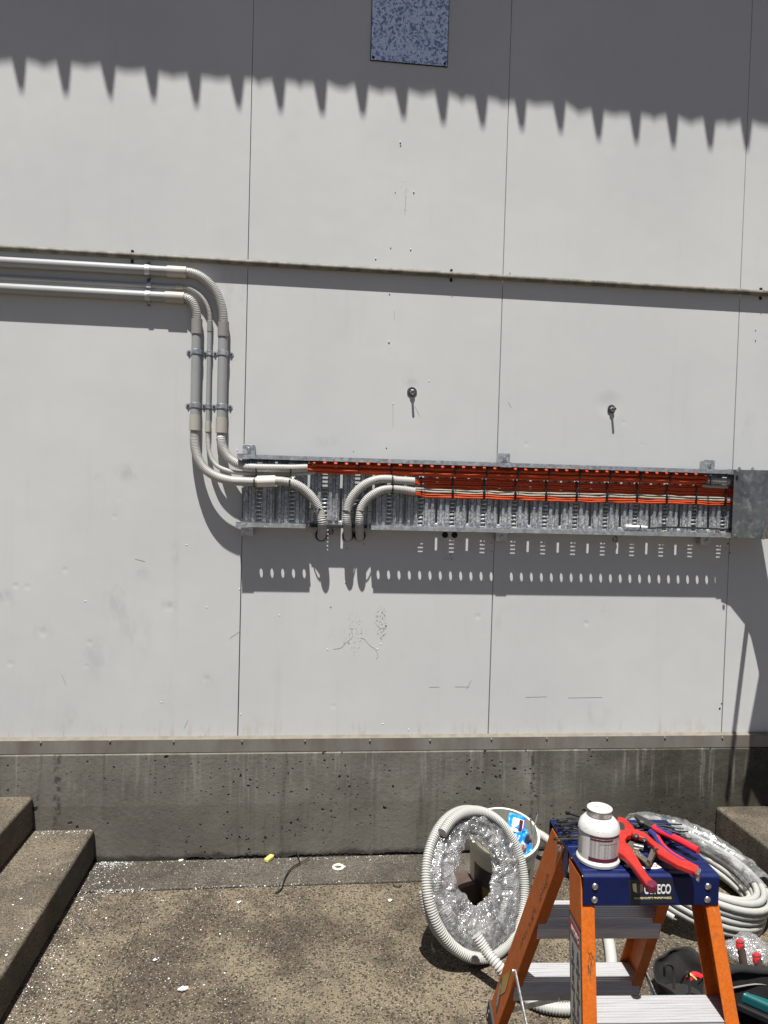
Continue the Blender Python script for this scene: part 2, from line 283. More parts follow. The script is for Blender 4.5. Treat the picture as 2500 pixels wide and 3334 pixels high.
MAT = dict(
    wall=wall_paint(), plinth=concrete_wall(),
    slab=aggregate('exposed_aggregate', (.045, .034, .024)),
    strip=aggregate('weathered_concrete', (.062, .056, .048), .6, (.158, .143, .119), (.074, .066, .056), (.026, .023, .019), fine=1.4),
    step=aggregate('worn_step_concrete', (.085, .073, .057), .8, (.215, .182, .135), (.10, .085, .064), (.030, .026, .020), fine=1.5, chips=.3),
    scratch=M('scratched_paint', (.22, .215, .21), .8),
    seal=M('joint_sealant', (.09, .088, .085), .8),
    dark=M('dark_gap', (.012, .012, .012), .9),
    flash=M('zinc_flashing', (.25, .24, .215), .55, .1, (7, .35, .7), (.165, .15, .13), stretch=(1, 1, .3)),
    flashtop=M('dusty_flashing_ledge', (.23, .21, .175), .8, 0, (20,), (.15, .13, .10)),
    roof=M('ribbed_steel', (.42, .42, .40), .55, .2, (3,), (.35, .35, .34)),
    galv=galvanised('galvanised_steel'), galvd=galvanised('galvanised_cover', (.115, .13, .137), (.165, .18, .188), 40, (.4, .6), .6),
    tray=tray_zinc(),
    bolt=M('zinc_bolt', (.55, .55, .54), .35, .9, (60,), (.4, .4, .4)),
    spangle=spangle_plate(),
    railp=M('painted_pipe', (.20, .185, .155), .6, 0, (26, .38, .62), (.085, .085, .065)),
    pvc=M('grey_pvc', (.36, .37, .375), .42, 0, (6,), (.32, .33, .335)), pvcsleeve=M('cream_coupling', (.47, .45, .40), .45, 0, (9,), (.41, .39, .34)),
    pvcgrey=M('grey_coupling', (.31, .30, .285), .5, 0, (14,), (.25, .24, .225)),
    pvcwhite=M('ivory_sleeve', (.72, .70, .64), .4, 0, (8,), (.68, .66, .6)),
    flex=M('grey_flexible_conduit', (.50, .495, .475), .45, 0, (10,), (.42, .415, .395)),
    flexw=M('white_flexible_conduit', (.50, .50, .485), .4, 0, (7,), (.44, .44, .42)),
    flexc=M('pale_coiled_conduit', (.46, .465, .44), .45, 0, (6,), (.38, .385, .365)),
    orange=M('orange_cable', (.66, .085, .016), .42, 0, (40,), (.50, .06, .012)),
    silver=M('pale_cable', (.48, .45, .37), .4, .1, (60,), (.36, .33, .27)),
    black=M('black_nylon', (.018, .018, .02), .42, 0, (30,), (.012, .012, .013)),
    rubber=M('black_rubber', (.02, .02, .021), .75, 0, (40,), (.035, .033, .03)),
    fibre=dirty_fibreglass(),
    alu=M('brushed_aluminium', (.60, .60, .61), .45, .3, (30, .3, .75), (.40, .40, .415), bump=(60, .1, .001), stretch=(.15, 6, 6)),
    navy=M('navy_plastic', (.003, .008, .058), .4, 0, (22, .35, .72), (.006, .014, .085), bump=(120, .05, .001), spec=.28),
    stick=M('dark_sticker', (.010, .014, .03), .3), white=M('white_print', (.80, .80, .78), .5), yellowp=M('pale_yellow_print', (.80, .76, .42), .5),
    wlabel=M('weathered_label', (.40, .385, .36), .5, 0, (30,), (.33, .32, .30)), redlab=M('red_label_header', (.34, .03, .035), .45),
    gold=M('gold_label', (.55, .36, .07), .3, .4, (40,), (.40, .25, .05)), ink=M('marker_ink', (.11, .06, .03), .7),
    wplas=M('white_bottle_plastic', (.62, .62, .61), .38, 0, (26, .30, .62), (.50, .49, .46)),
    lid=M('grubby_lid_rim', (.60, .57, .53), .5, 0, (45, .42, .58), (.2, .17, .14)),
    maroon=M('maroon_band', (.12, .012, .035), .35),
    red=worn_red(), chrome=M('polished_steel', (.75, .75, .75), .18, 1), blade=M('worn_steel', (.20, .17, .13), .45, .8, (50,), (.34, .30, .25)),

    hred=M('red_grip', (.68, .025, .04), .3), hblue=M('navy_grip', (.03, .03, .17), .4), steel=M('tool_steel', (.22, .22, .22), .35, .9, (60,), (.12, .12, .12)),
    bucket=M('cream_bucket_plastic', (.72, .70, .60), .42, 0, (12,), (.62, .60, .50)), blabel=M('black_bucket_label', (.03, .03, .035), .4, 0, (25,), (.09, .07, .07)),
    tanlab=M('tan_bucket_label', (.36, .26, .09), .5, 0, (16,), (.25, .17, .06)),
    bluep=M('blue_packet', (.012, .22, .70), .3, 0, (9,), (.03, .33, .85), bump=(20, .4, .01)), oplas=M('orange_tool', (.85, .16, .03), .4),
    darkbox=M('dark_box', (.06, .042, .035), .6, 0, (18,), (.10, .07, .06)),
    bag=M('black_bag_cloth', (.010, .010, .010), .9, 0, (70,), (.019, .018, .018), bump=(220, .5, .002)),
    teal=M('teal_tool_plastic', (.010, .10, .11), .35), 
    foam=M('yellow_foam', (.72, .66, .22), .8, 0, (50,), (.6, .5, .14)), cream=M('cream_plastic', (.78, .74, .58), .45), twig=M('dry_twig', (.010, .008, .007), .85, 0, (60,), (.022, .016, .012)),
    chip=M('white_chips', (.86, .86, .84), .4),
    wrap=clear_wrap('crumpled_clear_plastic', opaque=.23, fold=40, bd=.006, gr=.19), wrap2=clear_wrap('clear_bag_plastic', opaque=.22, seed=3, fold=20, bd=.010, gr=.17),
)

def label_stripes():
    n = NT('small_print_label'); x = n.xyz()
    ln = n.math('MODULO', n.math('MULTIPLY', x[2], 330), 1.0)
    wd = n.noise(220, 2, src=n.mapped((1, 1, .02)))
    f = n.math('MULTIPLY', n.ramp(ln, .55, .45), n.ramp(wd, .42, .5))
    return n.out(n.mix(f, (.46, .445, .43), (.17, .16, .16)), .4)
MAT['print'] = label_stripes()

# ------------------------------------------------------------------ mesh builder
def perp(t):
    a = Vector((0, 0, 1)) if abs(t.z) < .9 else Vector((1, 0, 0))
    return t.cross(a).normalized()
class MB:
    def __init__(s): s.v = []; s.f = []
    def add(s, vs, fs):
        o = len(s.v); s.v += [Vector(p) for p in vs]; s.f += [tuple(i+o for i in f) for f in fs]; return s
    def box(s, c, d, R=None):
        x, y, z = (k/2 for k in d); c = Vector(c); P = []
        for a in (-x, x):
            for b in (-y, y):
                for e in (-z, z):
                    q = Vector((a, b, e)); P.append(c+(R @ q if R else q))
        return s.add(P, [(0, 1, 3, 2), (4, 6, 7, 5), (0, 4, 5, 1), (2, 3, 7, 6), (0, 2, 6, 4), (1, 5, 7, 3)])
    def bb(s, a, b):
        a, b = Vector(a), Vector(b); return s.box((a+b)/2, (b-a))
    def bar(s, p, q, w, h, up=None):
        p, q = Vector(p), Vector(q); t = (q-p).normalized(); u = Vector(up) if up else (Vector((0, 0, 1)) if abs(t.z) < .9 else Vector((0, 1, 0)))
        sx = t.cross(u).normalized(); uz = sx.cross(t).normalized()
        R = Matrix((t, sx, uz)).transposed(); return s.box((p+q)/2, ((q-p).length, w, h), R)
    def tube(s, pts, r, n=10, closed=False, caps=True, squash=None):
        pts = [Vector(p) for p in pts]; N = len(pts); rr = r if isinstance(r, (list, tuple)) else [r]*N
        o = len(s.v); T = []
        for i in range(N):
            a = pts[(i-1) % N] if closed or i > 0 else pts[i]; b = pts[(i+1) % N] if closed or i < N-1 else pts[i]
            d = b-a; T.append(d.normalized() if d.length > 1e-9 else (T[-1] if T else Vector((1, 0, 0))))
        u = perp(T[0])
        for i in range(N):
            u = (u-T[i]*u.dot(T[i]));
            u = u.normalized() if u.length > 1e-6 else perp(T[i])
            v = T[i].cross(u)
            for k in range(n):
                a = 2*pi*k/n; s.v.append(pts[i]+(u*cos(a)+v*sin(a))*rr[i])
        for i in range(N if closed else N-1):
            j = (i+1) % N
            for k in range(n):
                k2 = (k+1) % n; s.f.append((o+i*n+k, o+i*n+k2, o+j*n+k2, o+j*n+k))
        if caps and not closed:
            s.f.append(tuple(o+k for k in reversed(range(n)))); s.f.append(tuple(o+(N-1)*n+k for k in range(n)))
        return s
    def cyl(s, p, q, r, n=16, r2=None): return s.tube([p, q], [r, r if r2 is None else r2], n)
    def lathe(s, prof, base=(0, 0, 0), axis=(0, 0, 1), n=40, close=False):
        ax = Vector(axis).normalized(); u = perp(ax); v = ax.cross(u); b = Vector(base); o = len(s.v); m = len(prof)
        for r, z in prof:
            for k in range(n):
                a = 2*pi*k/n; s.v.append(b+ax*z+(u*cos(a)+v*sin(a))*r)
        for i in range(m-1):
            for k in range(n):
                k2 = (k+1) % n; s.f.append((o+i*n+k, o+i*n+k2, o+(i+1)*n+k2, o+(i+1)*n+k))
        return s
    def prism(s, poly, off):
        P = [Vector(p) for p in poly]; off = Vector(off); n = len(P); o = len(s.v)
        s.v += P+[p+off for p in P]
        s.f.append(tuple(o+i for i in range(n))); s.f.append(tuple(o+n+i for i in reversed(range(n))))
        for i in range(n): j = (i+1) % n; s.f.append((o+i, o+n+i, o+n+j, o+j))
        return s
    def xf(s, fn): s.v = [Vector(fn(p)) for p in s.v]; return s
    def build(s, name, mat, root=None, smooth=False, bevel=0, angle=40, solid=0, seg=2):
        me = bpy.data.meshes.new(name); org = root.matrix_basis.translation.copy() if root else None
        me.from_pydata([tuple(p) for p in s.v], [], s.f)
        bm = bmesh.new(); bm.from_mesh(me); bmesh.ops.recalc_face_normals(bm, faces=bm.faces); bm.to_mesh(me); bm.free()
        me.materials.append(MAT[mat] if isinstance(mat, str) else mat)
        o = bpy.data.objects.new(name, me); COL.objects.link(o)
        if root: parent(o, root)
        if solid:
            md = o.modifiers.new('solid', 'SOLIDIFY'); md.thickness = solid; md.offset = 0
        if bevel:
            md = o.modifiers.new('bevel', 'BEVEL'); md.width = bevel; md.segments = seg; md.limit_method = 'ANGLE'; md.angle_limit = rad(35)
        if smooth:
            for p in me.polygons: p.use_smooth = True
            try: me.set_sharp_from_angle(angle=rad(angle))
            except Exception: pass
        return o
def wm(o):
    m = o.matrix_basis.copy()
    if o.parent: m = wm(o.parent) @ o.matrix_parent_inverse @ m
    return m
def parent(o, root): o.parent = root; o.matrix_parent_inverse = wm(root).inverted()
def tag(o, label, cat, group=None, kind=None):
    if label: o['label'] = label
    if cat: o['category'] = cat
    if group: o['group'] = group
    if kind: o['kind'] = kind
    return o
def thing(name, label, cat, loc=(0, 0, 0), group=None):
    o = bpy.data.objects.new(name, None); COL.objects.link(o); o.location = loc; o.empty_display_size = .1
    return tag(o, label, cat, group)
def dup(root, delta, label=None, group=None):
    def cp(o, par):
        c = o.copy(); COL.objects.link(c)
        if par: c.parent = par
        for ch in [k for k in bpy.data.objects if k.parent == o]: cp(ch, c)
        return c
    r = cp(root, None); r.location = root.location+Vector(delta)
    if label: r['label'] = label
    return r
def spline(pts, step, closed=False):
    P = [Vector(p) for p in pts]; n = len(P); out = []
    segs = n if closed else n-1
    for i in range(segs):
        p1, p2 = P[i], P[(i+1) % n]
        p0 = P[i-1] if (closed or i > 0) else p1*2-p2
        p3 = P[(i+2) % n] if (closed or i < n-2) else p2*2-p1
        for k in range(24):
            t = k/24; out.append(.5*((2*p1)+(p2-p0)*t+(2*p0-5*p1+4*p2-p3)*t*t+(3*p1-p0-3*p2+p3)*t**3))
    out.append(P[0] if closed else P[-1])
    L = [0]
    for a, b in zip(out, out[1:]): L.append(L[-1]+(b-a).length)
    N = max(2, int(L[-1]/step)); res = []; j = 0
    for i in range(N+1):
        d = L[-1]*i/N
        while j < len(L)-2 and L[j+1] < d: j += 1
        f = (d-L[j])/max(1e-9, L[j+1]-L[j]); res.append(out[j].lerp(out[j+1], f))
    return res
def corr(mb, pts, r, pitch=.0066, dep=.0016, n=14, closed=False):
    P = spline(pts, pitch/4, closed)
    if closed: P = P[:-1]
    R = [(r, r, r-dep, r-dep)[i % 4] for i in range(len(P))]
    return mb.tube(P, R, n, closed=closed)

# ================================================================== SETTING
SLAB_Y = -.28
mb = MB(); mb.bb((-12, -30, -.30), (14, .4, -.045)); tag(mb.build('ground', 'dark'), 'bare ground beneath the paving', 'ground', kind='structure')
# main paving slab with a slightly bent joint line along its back edge
mb = MB(); mb.prism([(-12, -.31, -.045), (-.6, -.288, -.045), (.1, -.279, -.045), (.75, -.277, -.045), (14, -.25, -.045), (14, -30, -.045), (-12, -30, -.045)], (0, 0, .045))
tag(mb.build('paving', 'slab', bevel=.006), 'brown exposed aggregate concrete paving with dark pebbles', 'paving', kind='structure')
mb = MB(); mb.prism([(-12, -.302, -.045), (-.6, -.280, -.045), (.1, -.272, -.045), (.75, -.269, -.045), (14, -.242, -.045), (14, -.0405, -.045), (-12, -.0405, -.045)], (0, 0, .048))
tag(mb.build('path_edge', 'strip', bevel=.006), 'grey weathered concrete strip along the foot of the wall', 'paving', kind='structure')

pav = bpy.data.objects['paving']
def Z5(x, y): return x*.78361, 2350+y*.78361
P = [G(*Z5(*q), .0006) for q in ((598, 790), (580, 850), (552, 900), (530, 950), (512, 985), (476, 1060), (470, 1120), (488, 1165), (470, 1240), (462, 1290))]
mb = MB(); mb.tube([p+Vector((random.uniform(-.004, .004), random.uniform(-.004, .004), 0)) for p in spline(P, .012)], .0011, 5); mb.build('crack', 'dark', pav)
# ---- building wall
bld = thing('building_wall', 'pale clad wall of large flush panels on a grey concrete plinth', 'wall', (0, 0, 0))
JX = [-2.4, -1.2, 0, 1.2, 2.4, 3.6]
for a, b in zip(JX, JX[1:]):
    mb = MB(); mb.bb((a+.0012, 0, .555), (b-.0012, .06, 6.5)); mb.build('cladding_panel', 'wall', bld, bevel=.0018, smooth=True)
mb = MB(); mb.bb((-2.4, .012, .4), (3.6, .03, 6.4)); mb.build('joint_backing', 'seal', bld)
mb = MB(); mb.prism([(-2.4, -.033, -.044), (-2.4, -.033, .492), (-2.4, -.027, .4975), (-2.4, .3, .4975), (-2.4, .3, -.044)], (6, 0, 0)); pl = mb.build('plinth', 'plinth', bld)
mb = MB(); mb.prism([(-2.4, -.0005, .566), (-2.4, -.029, .559), (-2.4, -.0285, .5005), (-2.4, -.0265, .5005), (-2.4, -.027, .556), (-2.4, -.0005, .563)], (6, 0, 0))
fl = mb.build('base_flashing', 'flash', bld)
mb = MB(); mb.prism([(-2.4, -.0005, .5675), (-2.4, -.029, .5605), (-2.4, -.029, .5595), (-2.4, -.0005, .5665)], (6, 0, 0)); mb.build('flashing_ledge', 'flashtop', bld)
for px, py in ((132, 2418), (358, 2414), (565, 2415), (788, 2414), (993, 2413), (1204, 2412), (1400, 2411), (1600, 2407), (1780, 2405), (1977, 2404), (2165, 2402), (2352, 2402)):
    p = Wl(px, py, .03); mb = MB(); mb.lathe([(.0001, .0045), (.004, .004), (.0055, 0)], (p.x, -.0292, p.z), (0, -1, 0), 10); mb.build('screw', 'flash', fl, smooth=True)
random.seed(41); P = []; R_ = []; x = -.22
while x < 2.3:
    P.append(Vector((x, -.0338, .010+.010*noise.noise(Vector((x*7, 0, 0)))+random.uniform(-.004, .004)))); R_.append(max(.0006, .0035+.0045*noise.noise(Vector((x*3.1, 4, 0)))+random.uniform(-.0015, .0015))); x += .009
mb = MB(); mb.tube(P, R_, 6); mb.build('foot_crack', 'dark', pl)
# overhanging ribbed fascia that throws the saw-tooth shade
FD = .65
prof = []
k0 = int((-3.0+.38)/.1892)-1
for k in range(k0, k0+36):
    x = -.418+.1892*k
    prof += [(x-.031, FD), (x-.011, FD+.043), (x+.011, FD+.043), (x+.031, FD), (x+.075, FD+.003), (x+.0946, FD+.005), (x+.115, FD+.003)]
mb = MB(); n = len(prof)
random.seed(33); sheet_dz = [random.uniform(-.012, .012) for _ in range(12)]
prof = [(x+random.uniform(-.002, .002), d+random.uniform(-.0025, .0025)) for x, d in prof]
vs = [(x, -d, 3.588+3.05*FD+sheet_dz[int((x+4)/.76) % 12]+.004*sin(x*5)) for x, d in prof]+[(x, -d, 6.45) for x, d in prof]
mb.add(vs, [(i, i+1, n+i+1, n+i) for i in range(n-1)]); mb.build('ribbed_fascia', 'roof', bld, solid=.0012)
mb = MB(); mb.bb((-3, -FD+.002, 5.95), (3.9, -.01, 5.98)); mb.build('soffit', 'roof', bld)
mb = MB(); mb.bb((-3, -.75, 6.5), (3.9, .3, 6.56)); mb.build('roof', 'roof', bld)
# small fixings, old screw holes and scratches on the cladding
for px, py, r in ((1303, 467, .0035), (1304, 475, .0035), (1287, 627, .0025), (1347, 629, .0035), (1272, 808, .003), (1337, 815, .0035), (1223, 845, .0035), (1268, 959, .0035), (1266, 1117, .004), (1660, 890, .003), (2460, 1076, .003), (2459, 1109, .003), (2459, 1112, .002),
                  (1129, 1785, .003), (1184, 1771, .003), (1125, 1899, .003), (2343, 2307, .006), (2349, 2291, .004), (1256, 2038, .004), (1077, 1977, .003), (1150, 1470, .002), (1258, 1459, .003), (1466, 1807, .003), (1470, 1820, .003), (1600, 1768, .003), (1600, 1795, .003), (2370, 1770, .005), (2376, 1800, .004)):
    p = Wl(px, py); mb = MB(); mb.lathe([(.0001, .0012), (r*.8, .001), (r, -.001)], (p.x, -.0002, p.z), (0, -1, 0), 8); mb.build('screw_hole', 'dark', bld)
for px, py in ((1303, 462), (1347, 624), (1223, 841), (1337, 811), (1125, 1895), (607, 1774), (278, 1957), (672, 1977), (780, 1918), (525, 2286), (783, 2325), (1246, 2357), (1330, 2375), (1066, 2114), (1229, 2113), (1240, 2097), (1266, 1112), (1397, 1240), (1280, 1314), (910, 2003), (772, 1465)):
    p = Wl(px, py); mb = MB(); mb.lathe([(.0001, .0018), (.0022, .0013), (.0032, 0)], (p.x, -.0002, p.z), (0, -1, 0), 8); mb.build('rivet', 'white', bld, smooth=True)
def zm(x, y): return 1050+x*.39182, 1850+y*.39182
for pts in ([zm(90, 672), zm(150, 662), zm(195, 620), zm(245, 575), zm(247, 540), zm(232, 492)], [zm(315, 578), zm(350, 592), zm(390, 640), zm(432, 668), zm(455, 705), zm(462, 735), zm(445, 752)], [zm(480, 580), zm(525, 540)],
            [zm(885, 988), zm(970, 986)], [zm(1100, 985), zm(1222, 985)], [zm(1195, 1005), zm(1235, 930)], [(1283, 1010), (1284, 1040)], [(1279, 1312), (1279, 1390)], [(1350, 1322), (1366, 1356)], [(1655, 1310), (1665, 1328)],
            [(1322, 612), (1318, 700)], [(1440, 1822), (1480, 1815)], [(440, 1820), (472, 1828)], [(748, 2078), (782, 2055)], [(200, 2195), (215, 2230)], [(600, 2370), (612, 2345)], [(1710, 2270), (1780, 2268)], [(1850, 2272), (1960, 2270)]):
    P = [Wl(*q) for q in pts]; P = [p+Vector((0, -.0003, 0)) for p in P]
    mb = MB(); mb.tube(spline(P, .006), .0006, 5); mb.build('scratch', 'scratch', bld)

# ---- wide concrete steps at the left
st = thing('concrete_steps', 'worn brown concrete steps climbing to the left along the wall', 'steps', (-1.2, -.8, 0))
for i, (x, z) in enumerate(((-.632, .155), (-.902, .312), (-1.18, .468), (-1.46, .624))):
    mb = MB(); mb.bb((-3.0+.001*i, -2.9-.001*i, max(0.0035, z-.16)), (x, -.034-.0005*i, z)); mb.build('step', 'step', st, bevel=.012, seg=3)
# ---- concrete block at the right
cb = thing('concrete_landing', 'low mossy concrete landing in the right corner under barred shade', 'landing', (2.9, -.5, 0))
mb = MB(); mb.bb((2.365, -1.6, .0035), (3.6, -.034, .205)); mb.build('landing_block', 'step', cb, bevel=.012, seg=3)

# ---- galvanised plate
pl = thing('metal_plate', 'blue grey spangled zinc plate screwed to the shaded wall', 'plate', (.72, 0, 3.727))
mb = MB(); mb.bb((.538, -.0035, 3.724), (.901, -.0006, 4.303)); mb.build('gap_shade', 'dark', pl)  # dark sheet painting the shaded gap round the plate's edge
mb = MB(); mb.bb((.541, -.0065, 3.727), (.898, -.0030, 4.3)); mb.build('sheet', 'spangle', pl)
for x, z in ((.552, 3.738), (.887, 3.738), (.552, 4.05), (.887, 4.05)):
    mb = MB(); mb.lathe([(.0001, .005), (.005, .004), (.007, 0)], (x, -.0064, z), (0, -1, 0), 10); mb.build('screw', 'dark', pl)

# ---- thin rail pipe above the tray
RZ = 2.7615
rl = thing('rail_pipe', 'thin grimy pipe running level across the whole wall', 'pipe', (0, -.017, RZ))
mb = MB(); mb.tube([(-2.4, -.017, RZ), (3.6, -.017, RZ)], .0135, 16); mb.build('pipe', 'railp', rl, smooth=True)
for px in (431, 1468, 2474):
    x = Wl(px, 850+(px-431)*.063).x
    mb = MB(); mb.tube([(x, -.017+.0148*sin(a), RZ+.0148*cos(a)) for a in [pi*k/10 for k in range(0, 11)] for a in [a+pi]], .0018, 6); mb.xf(lambda p: p)
    for dz in (.02, -.02): mb.box((x, -.0012, RZ+dz), (.012, .002, .018))
    sd_ = mb.build('saddle', 'railp', rl)
    for dz in (.0235, -.0235):
        m2 = MB(); m2.lathe([(.0001, .008), (.006, .006), (.0065, 0)], (x, -.002, RZ+dz), (0, -1, 0), 10); m2.build('screw', 'dark', sd_)

# ================================================================== CONDUIT RUNS (three pipes turning down, then into the tray)
def conduit(label, zt, r, bend_in, xv, zc1, zc2, coup, tail, flexr, tail_mat=None, small=False, endc=None, sleeve_x=None):
    """horizontal pipe at height zt ending at bend_in (x), vertical pipe at xv, tail = points from the lower coupling on"""
    y = -(r+.001); cl, cr = coup
    c = thing('conduit_run', label, 'conduit', (xv, y, zc2))
    mb = MB(); mb.tube([(-2.4, y, zt), (bend_in-.03, y, zt)], r, 18); mb.build('rigid_pipe', 'pvc', c, smooth=True)
    mb = MB(); mb.lathe([(r, 0), (r*1.16, .0005), (r*1.16, cl), (r, cl+.0005)], (bend_in-cl, y, zt), (1, 0, 0), 20); mb.build('coupling', 'pvcsleeve', c, smooth=True)
    rb = min(xv-bend_in, zt-zc1)
    P = [(bend_in-.02, y, zt), (bend_in+.01, y, zt)]
    ex, ez = xv-bend_in, zt-zc1
    for k in range(1, 10):
        a = pi/2*k/10; P.append((bend_in+ex*sin(a), y-.004*sin(2*a), zc1+ez*cos(a)))
    P += [(xv, y, zc1), (xv, y, zc1-.03)]
    mb = MB(); corr(mb, P, r*.98, .0074 if not small else .0058, .0025 if not small else .0015); mb.build('flexible_bend', 'flex', c, smooth=True, angle=38)
    mb = MB(); mb.lathe([(r, 0), (r*1.14, .0005), (r*1.14, cr), (r, cr+.0005)], (xv, y, zc1-cr+.004), (0, 0, 1), 20); mb.build('coupling', 'pvcgrey', c, smooth=True)
    mb = MB(); mb.tube([(xv, y, zc1-cr+.02), (xv, y, zc2-.02)], r, 18); mb.build('rigid_pipe', 'pvc', c, smooth=True)
    mb = MB(); mb.lathe([(r, 0), (r*1.16, .0005), (r*1.16, cr), (r, cr+.0005)], (xv, y, zc2-cr), (0, 0, 1), 20); mb.build('coupling', 'pvcsleeve', c, smooth=True)
    P = [(xv, y, zc2-cr+.015), (xv, y, zc2-cr-.02)]+tail
    mb = MB(); corr(mb, P, r*.98, .0074 if not small else .0058, .0025 if not small else .0015); mb.build('flexible_tail', 'flex', c, smooth=True, angle=38)
    return c, P
D1 = lambda x, y, d: tuple(Wl(.5199*x, 700+.5199*y, d))
def zz(py, px=640): return Wl(px, py, .025).z
X1, X2, X3 = -.221, -.164, -.1023
D5 = lambda x, y, d: tuple(Wl(750+x*.33153, 1430+y*.33153, d))     # zoomed reading of the tray's left end
y1 = 700+.5199*525; y3 = 700+.5199*345
# left large conduit: lower horizontal, passes low over the tray, white sleeve, then bends into the wall
t1 = [D1(1218, 1420, .03), D1(1224, 1470, .04), D1(1245, 1535, .055), D1(1290, 1597, .072), D1(1360, 1640, .085), D1(1445, 1663, .092), D5(120, 415, .094), D5(250, 418, .094), D5(440, 410, .093), D5(520, 415, .092), D5(610, 432, .092), D5(700, 478, .09), D5(780, 548, .088), D5(840, 630, .086), D5(880, 720, .084), D5(897, 800, .090), D5(902, 870, .078), D5(900, 915, .052), D5(895, 945, .015), D5(893, 955, -.01)]
c1, P1 = conduit('large grey conduit that is lowest on the wall and ends through the first black grommet', 2.5835, .022, Wl(1155*.5199, y1, .022).x, X1, zz(1042), zz(1353), (.085, .068), t1, .022)
mb = MB(); a, b = Vector(D5(262, 416, .094)), Vector(D5(442, 411, .093)); mb.tube([a, a, b, b], [.0222, .0258, .0258, .0222], 20); mb.build('sleeve', 'pvcwhite', c1, smooth=True)
t2 = [D1(1302, 1420, .016), D1(1308, 1475, .022), D1(1328, 1532, .034), D1(1366, 1576, .048), D1(1425, 1601, .058), D5(60, 328, .062), D5(160, 335, .062), D5(300, 342, .062), D5(470, 342, .062), D5(600, 343, .062), D5(720, 335, .062), D5(832, 322, .062)]
c2, P2 = conduit('thin grey conduit between the two large ones', 2.634, .0108, Wl(1150*.5199, 700+450*.5199, .011).x, X2, zz(1044), zz(1370), (.034, .048), t2, .0108, small=True)
t3 = [D1(1383, 1405, .030), D1(1394, 1455, .040), D1(1428, 1513, .054), D1(1478, 1552, .066), D1(1530, 1572, .071), D5(180, 275, .082), D5(300, 280, .082), D5(470, 282, .082), D5(600, 284, .082), D5(757, 278, .082)]
c3, P3 = conduit('large grey conduit that is uppermost and feeds the orange cables', 2.699, .022, Wl(1168*.5199, y3, .022).x, X3, zz(1046), zz(1358), (.085, .068), t3, .022)

# saddles clamping the conduits
def saddle(x, z, r, vert, label, tabs=(1, 1)):
    y = -(r+.001); o = thing('pipe_saddle', label, 'bracket', (x, 0, z), 'saddles clamping the conduits')
    mb = MB(); rr = r+.0012; N = 14; hw = .011
    ring = []
    for k in range(N+1):
        a = pi*k/N; ring.append((rr*cos(a), y-rr*sin(a)))
    ring = [(rr, -.0005)]+ring+[(-rr, -.0005)]
    vs = []
    for u, yy in ring:
        for s_ in (-hw, hw): vs.append((x+u, yy, z+s_) if vert else (x+s_, yy, z+u))
    mb.add(vs, [(2*i, 2*i+1, 2*i+3, 2*i+2) for i in range(len(ring)-1)])
    mb.build('strap', 'galv', o, solid=.0025, bevel=.0008)
    for s_, on_ in zip((-1, 1), tabs):
        if not on_: continue
        u = s_*(rr+.0125); tb = MB()
        pr = [(s_*rr, -.010), (s_*(rr+.014), -.010)]+[(s_*(rr+.014)+s_*.010*sin(a), -.010*cos(a)) for a in [pi*k/8 for k in range(1, 8)]]+[(s_*(rr+.014), .010), (s_*rr, .010)]
        tb.prism([(x+p, -.0006, z+q) if vert else (x+q, -.0006, z+p) for p, q in pr], (0, -.0022, 0)); t_ = tb.build('tab', 'galv', o)
        cx, cz = (x+u, z) if vert else (x, z+u)
        m2 = MB(); m2.lathe([(.0001, .0055), (.004, .005), (.0058, .001), (.0058, 0)], (cx, -.0028, cz), (0, -1, 0), 12); m2.build('screw', 'steel', t_, smooth=True)
    return o
zu, zl = zz(1146), zz(1320)
SL = 'galvanised saddle %s'
for x, r, nm, tb in ((X1, .022, 'left large conduit', (1, 1)), (X2, .0108, 'thin middle conduit', (0, 1)), (X3, .022, 'right large conduit', (0, 1))):
    saddle(x, zu, r, True, SL % ('strapping the %s on the upper row of the vertical pipes' % nm), tb)
    saddle(x, zl, r, True, SL % ('strapping the %s on the lower row of the vertical pipes' % nm), tb)
xs_ = Wl(925*.5199, 870, .02).x
saddle(xs_, 2.699, .022, False, SL % 'strapping the uppermost level pipe near its bend', (1, 1))
saddle(xs_+.004, 2.634, .0108, False, SL % 'strapping the thin level pipe near its bend', (1, 1))
saddle(xs_+.004, 2.5835, .022, False, SL % 'strapping the lowest level pipe near its bend', (1, 0))

# ================================================================== CABLE TRAY
BY, FY = .044, .1            # base plate and lips stand this far off the wall
TX0, TX1 = -.006, 2.46
ZT, ZB = 1.874, 1.566
tray = thing('cable_tray', 'long galvanised slotted cable tray bolted along the wall', 'cable tray', (1.2, -.06, ZB))
half = [(0, 0), (.012, 0), (.016, 0), (.019, .010), (.033, .010), (.0365, 0), (.047, 0), (.050, .009), (.0605, .009), (.0645, 0), (.0695, 0), (.0752, 0)]
cols = []
for k in range(-1, 17):
    xc = .0775+.1503*k
    cols += [(xc-x, o, x) for x, o in reversed(half[1:])]+[(xc+x, o, x) for x, o in half[:-1]]
cols = [c for c in cols if TX0 <= c[0] <= TX1]
zr = [ZB, ZB+.010]
z = ZB+.014
slots = []
for k in range(15):
    slots.append((z, z+.0095)); zr += [z, z+.0095]; z += .0185
zr += [ZT-.02, ZT]; zr = sorted(set([q for q in zr if q <= ZT]))
mb = MB(); nz = len(zr)
for x, o, l in cols:
    for z in zr:
        e = min(1, max(0, (z-ZB-.004)/.02), max(0, (ZT-z-.004)/.02)); mb.v.append(Vector((x, -(BY+o*min(1, e)), z)))
GAP = (.2937, .594)
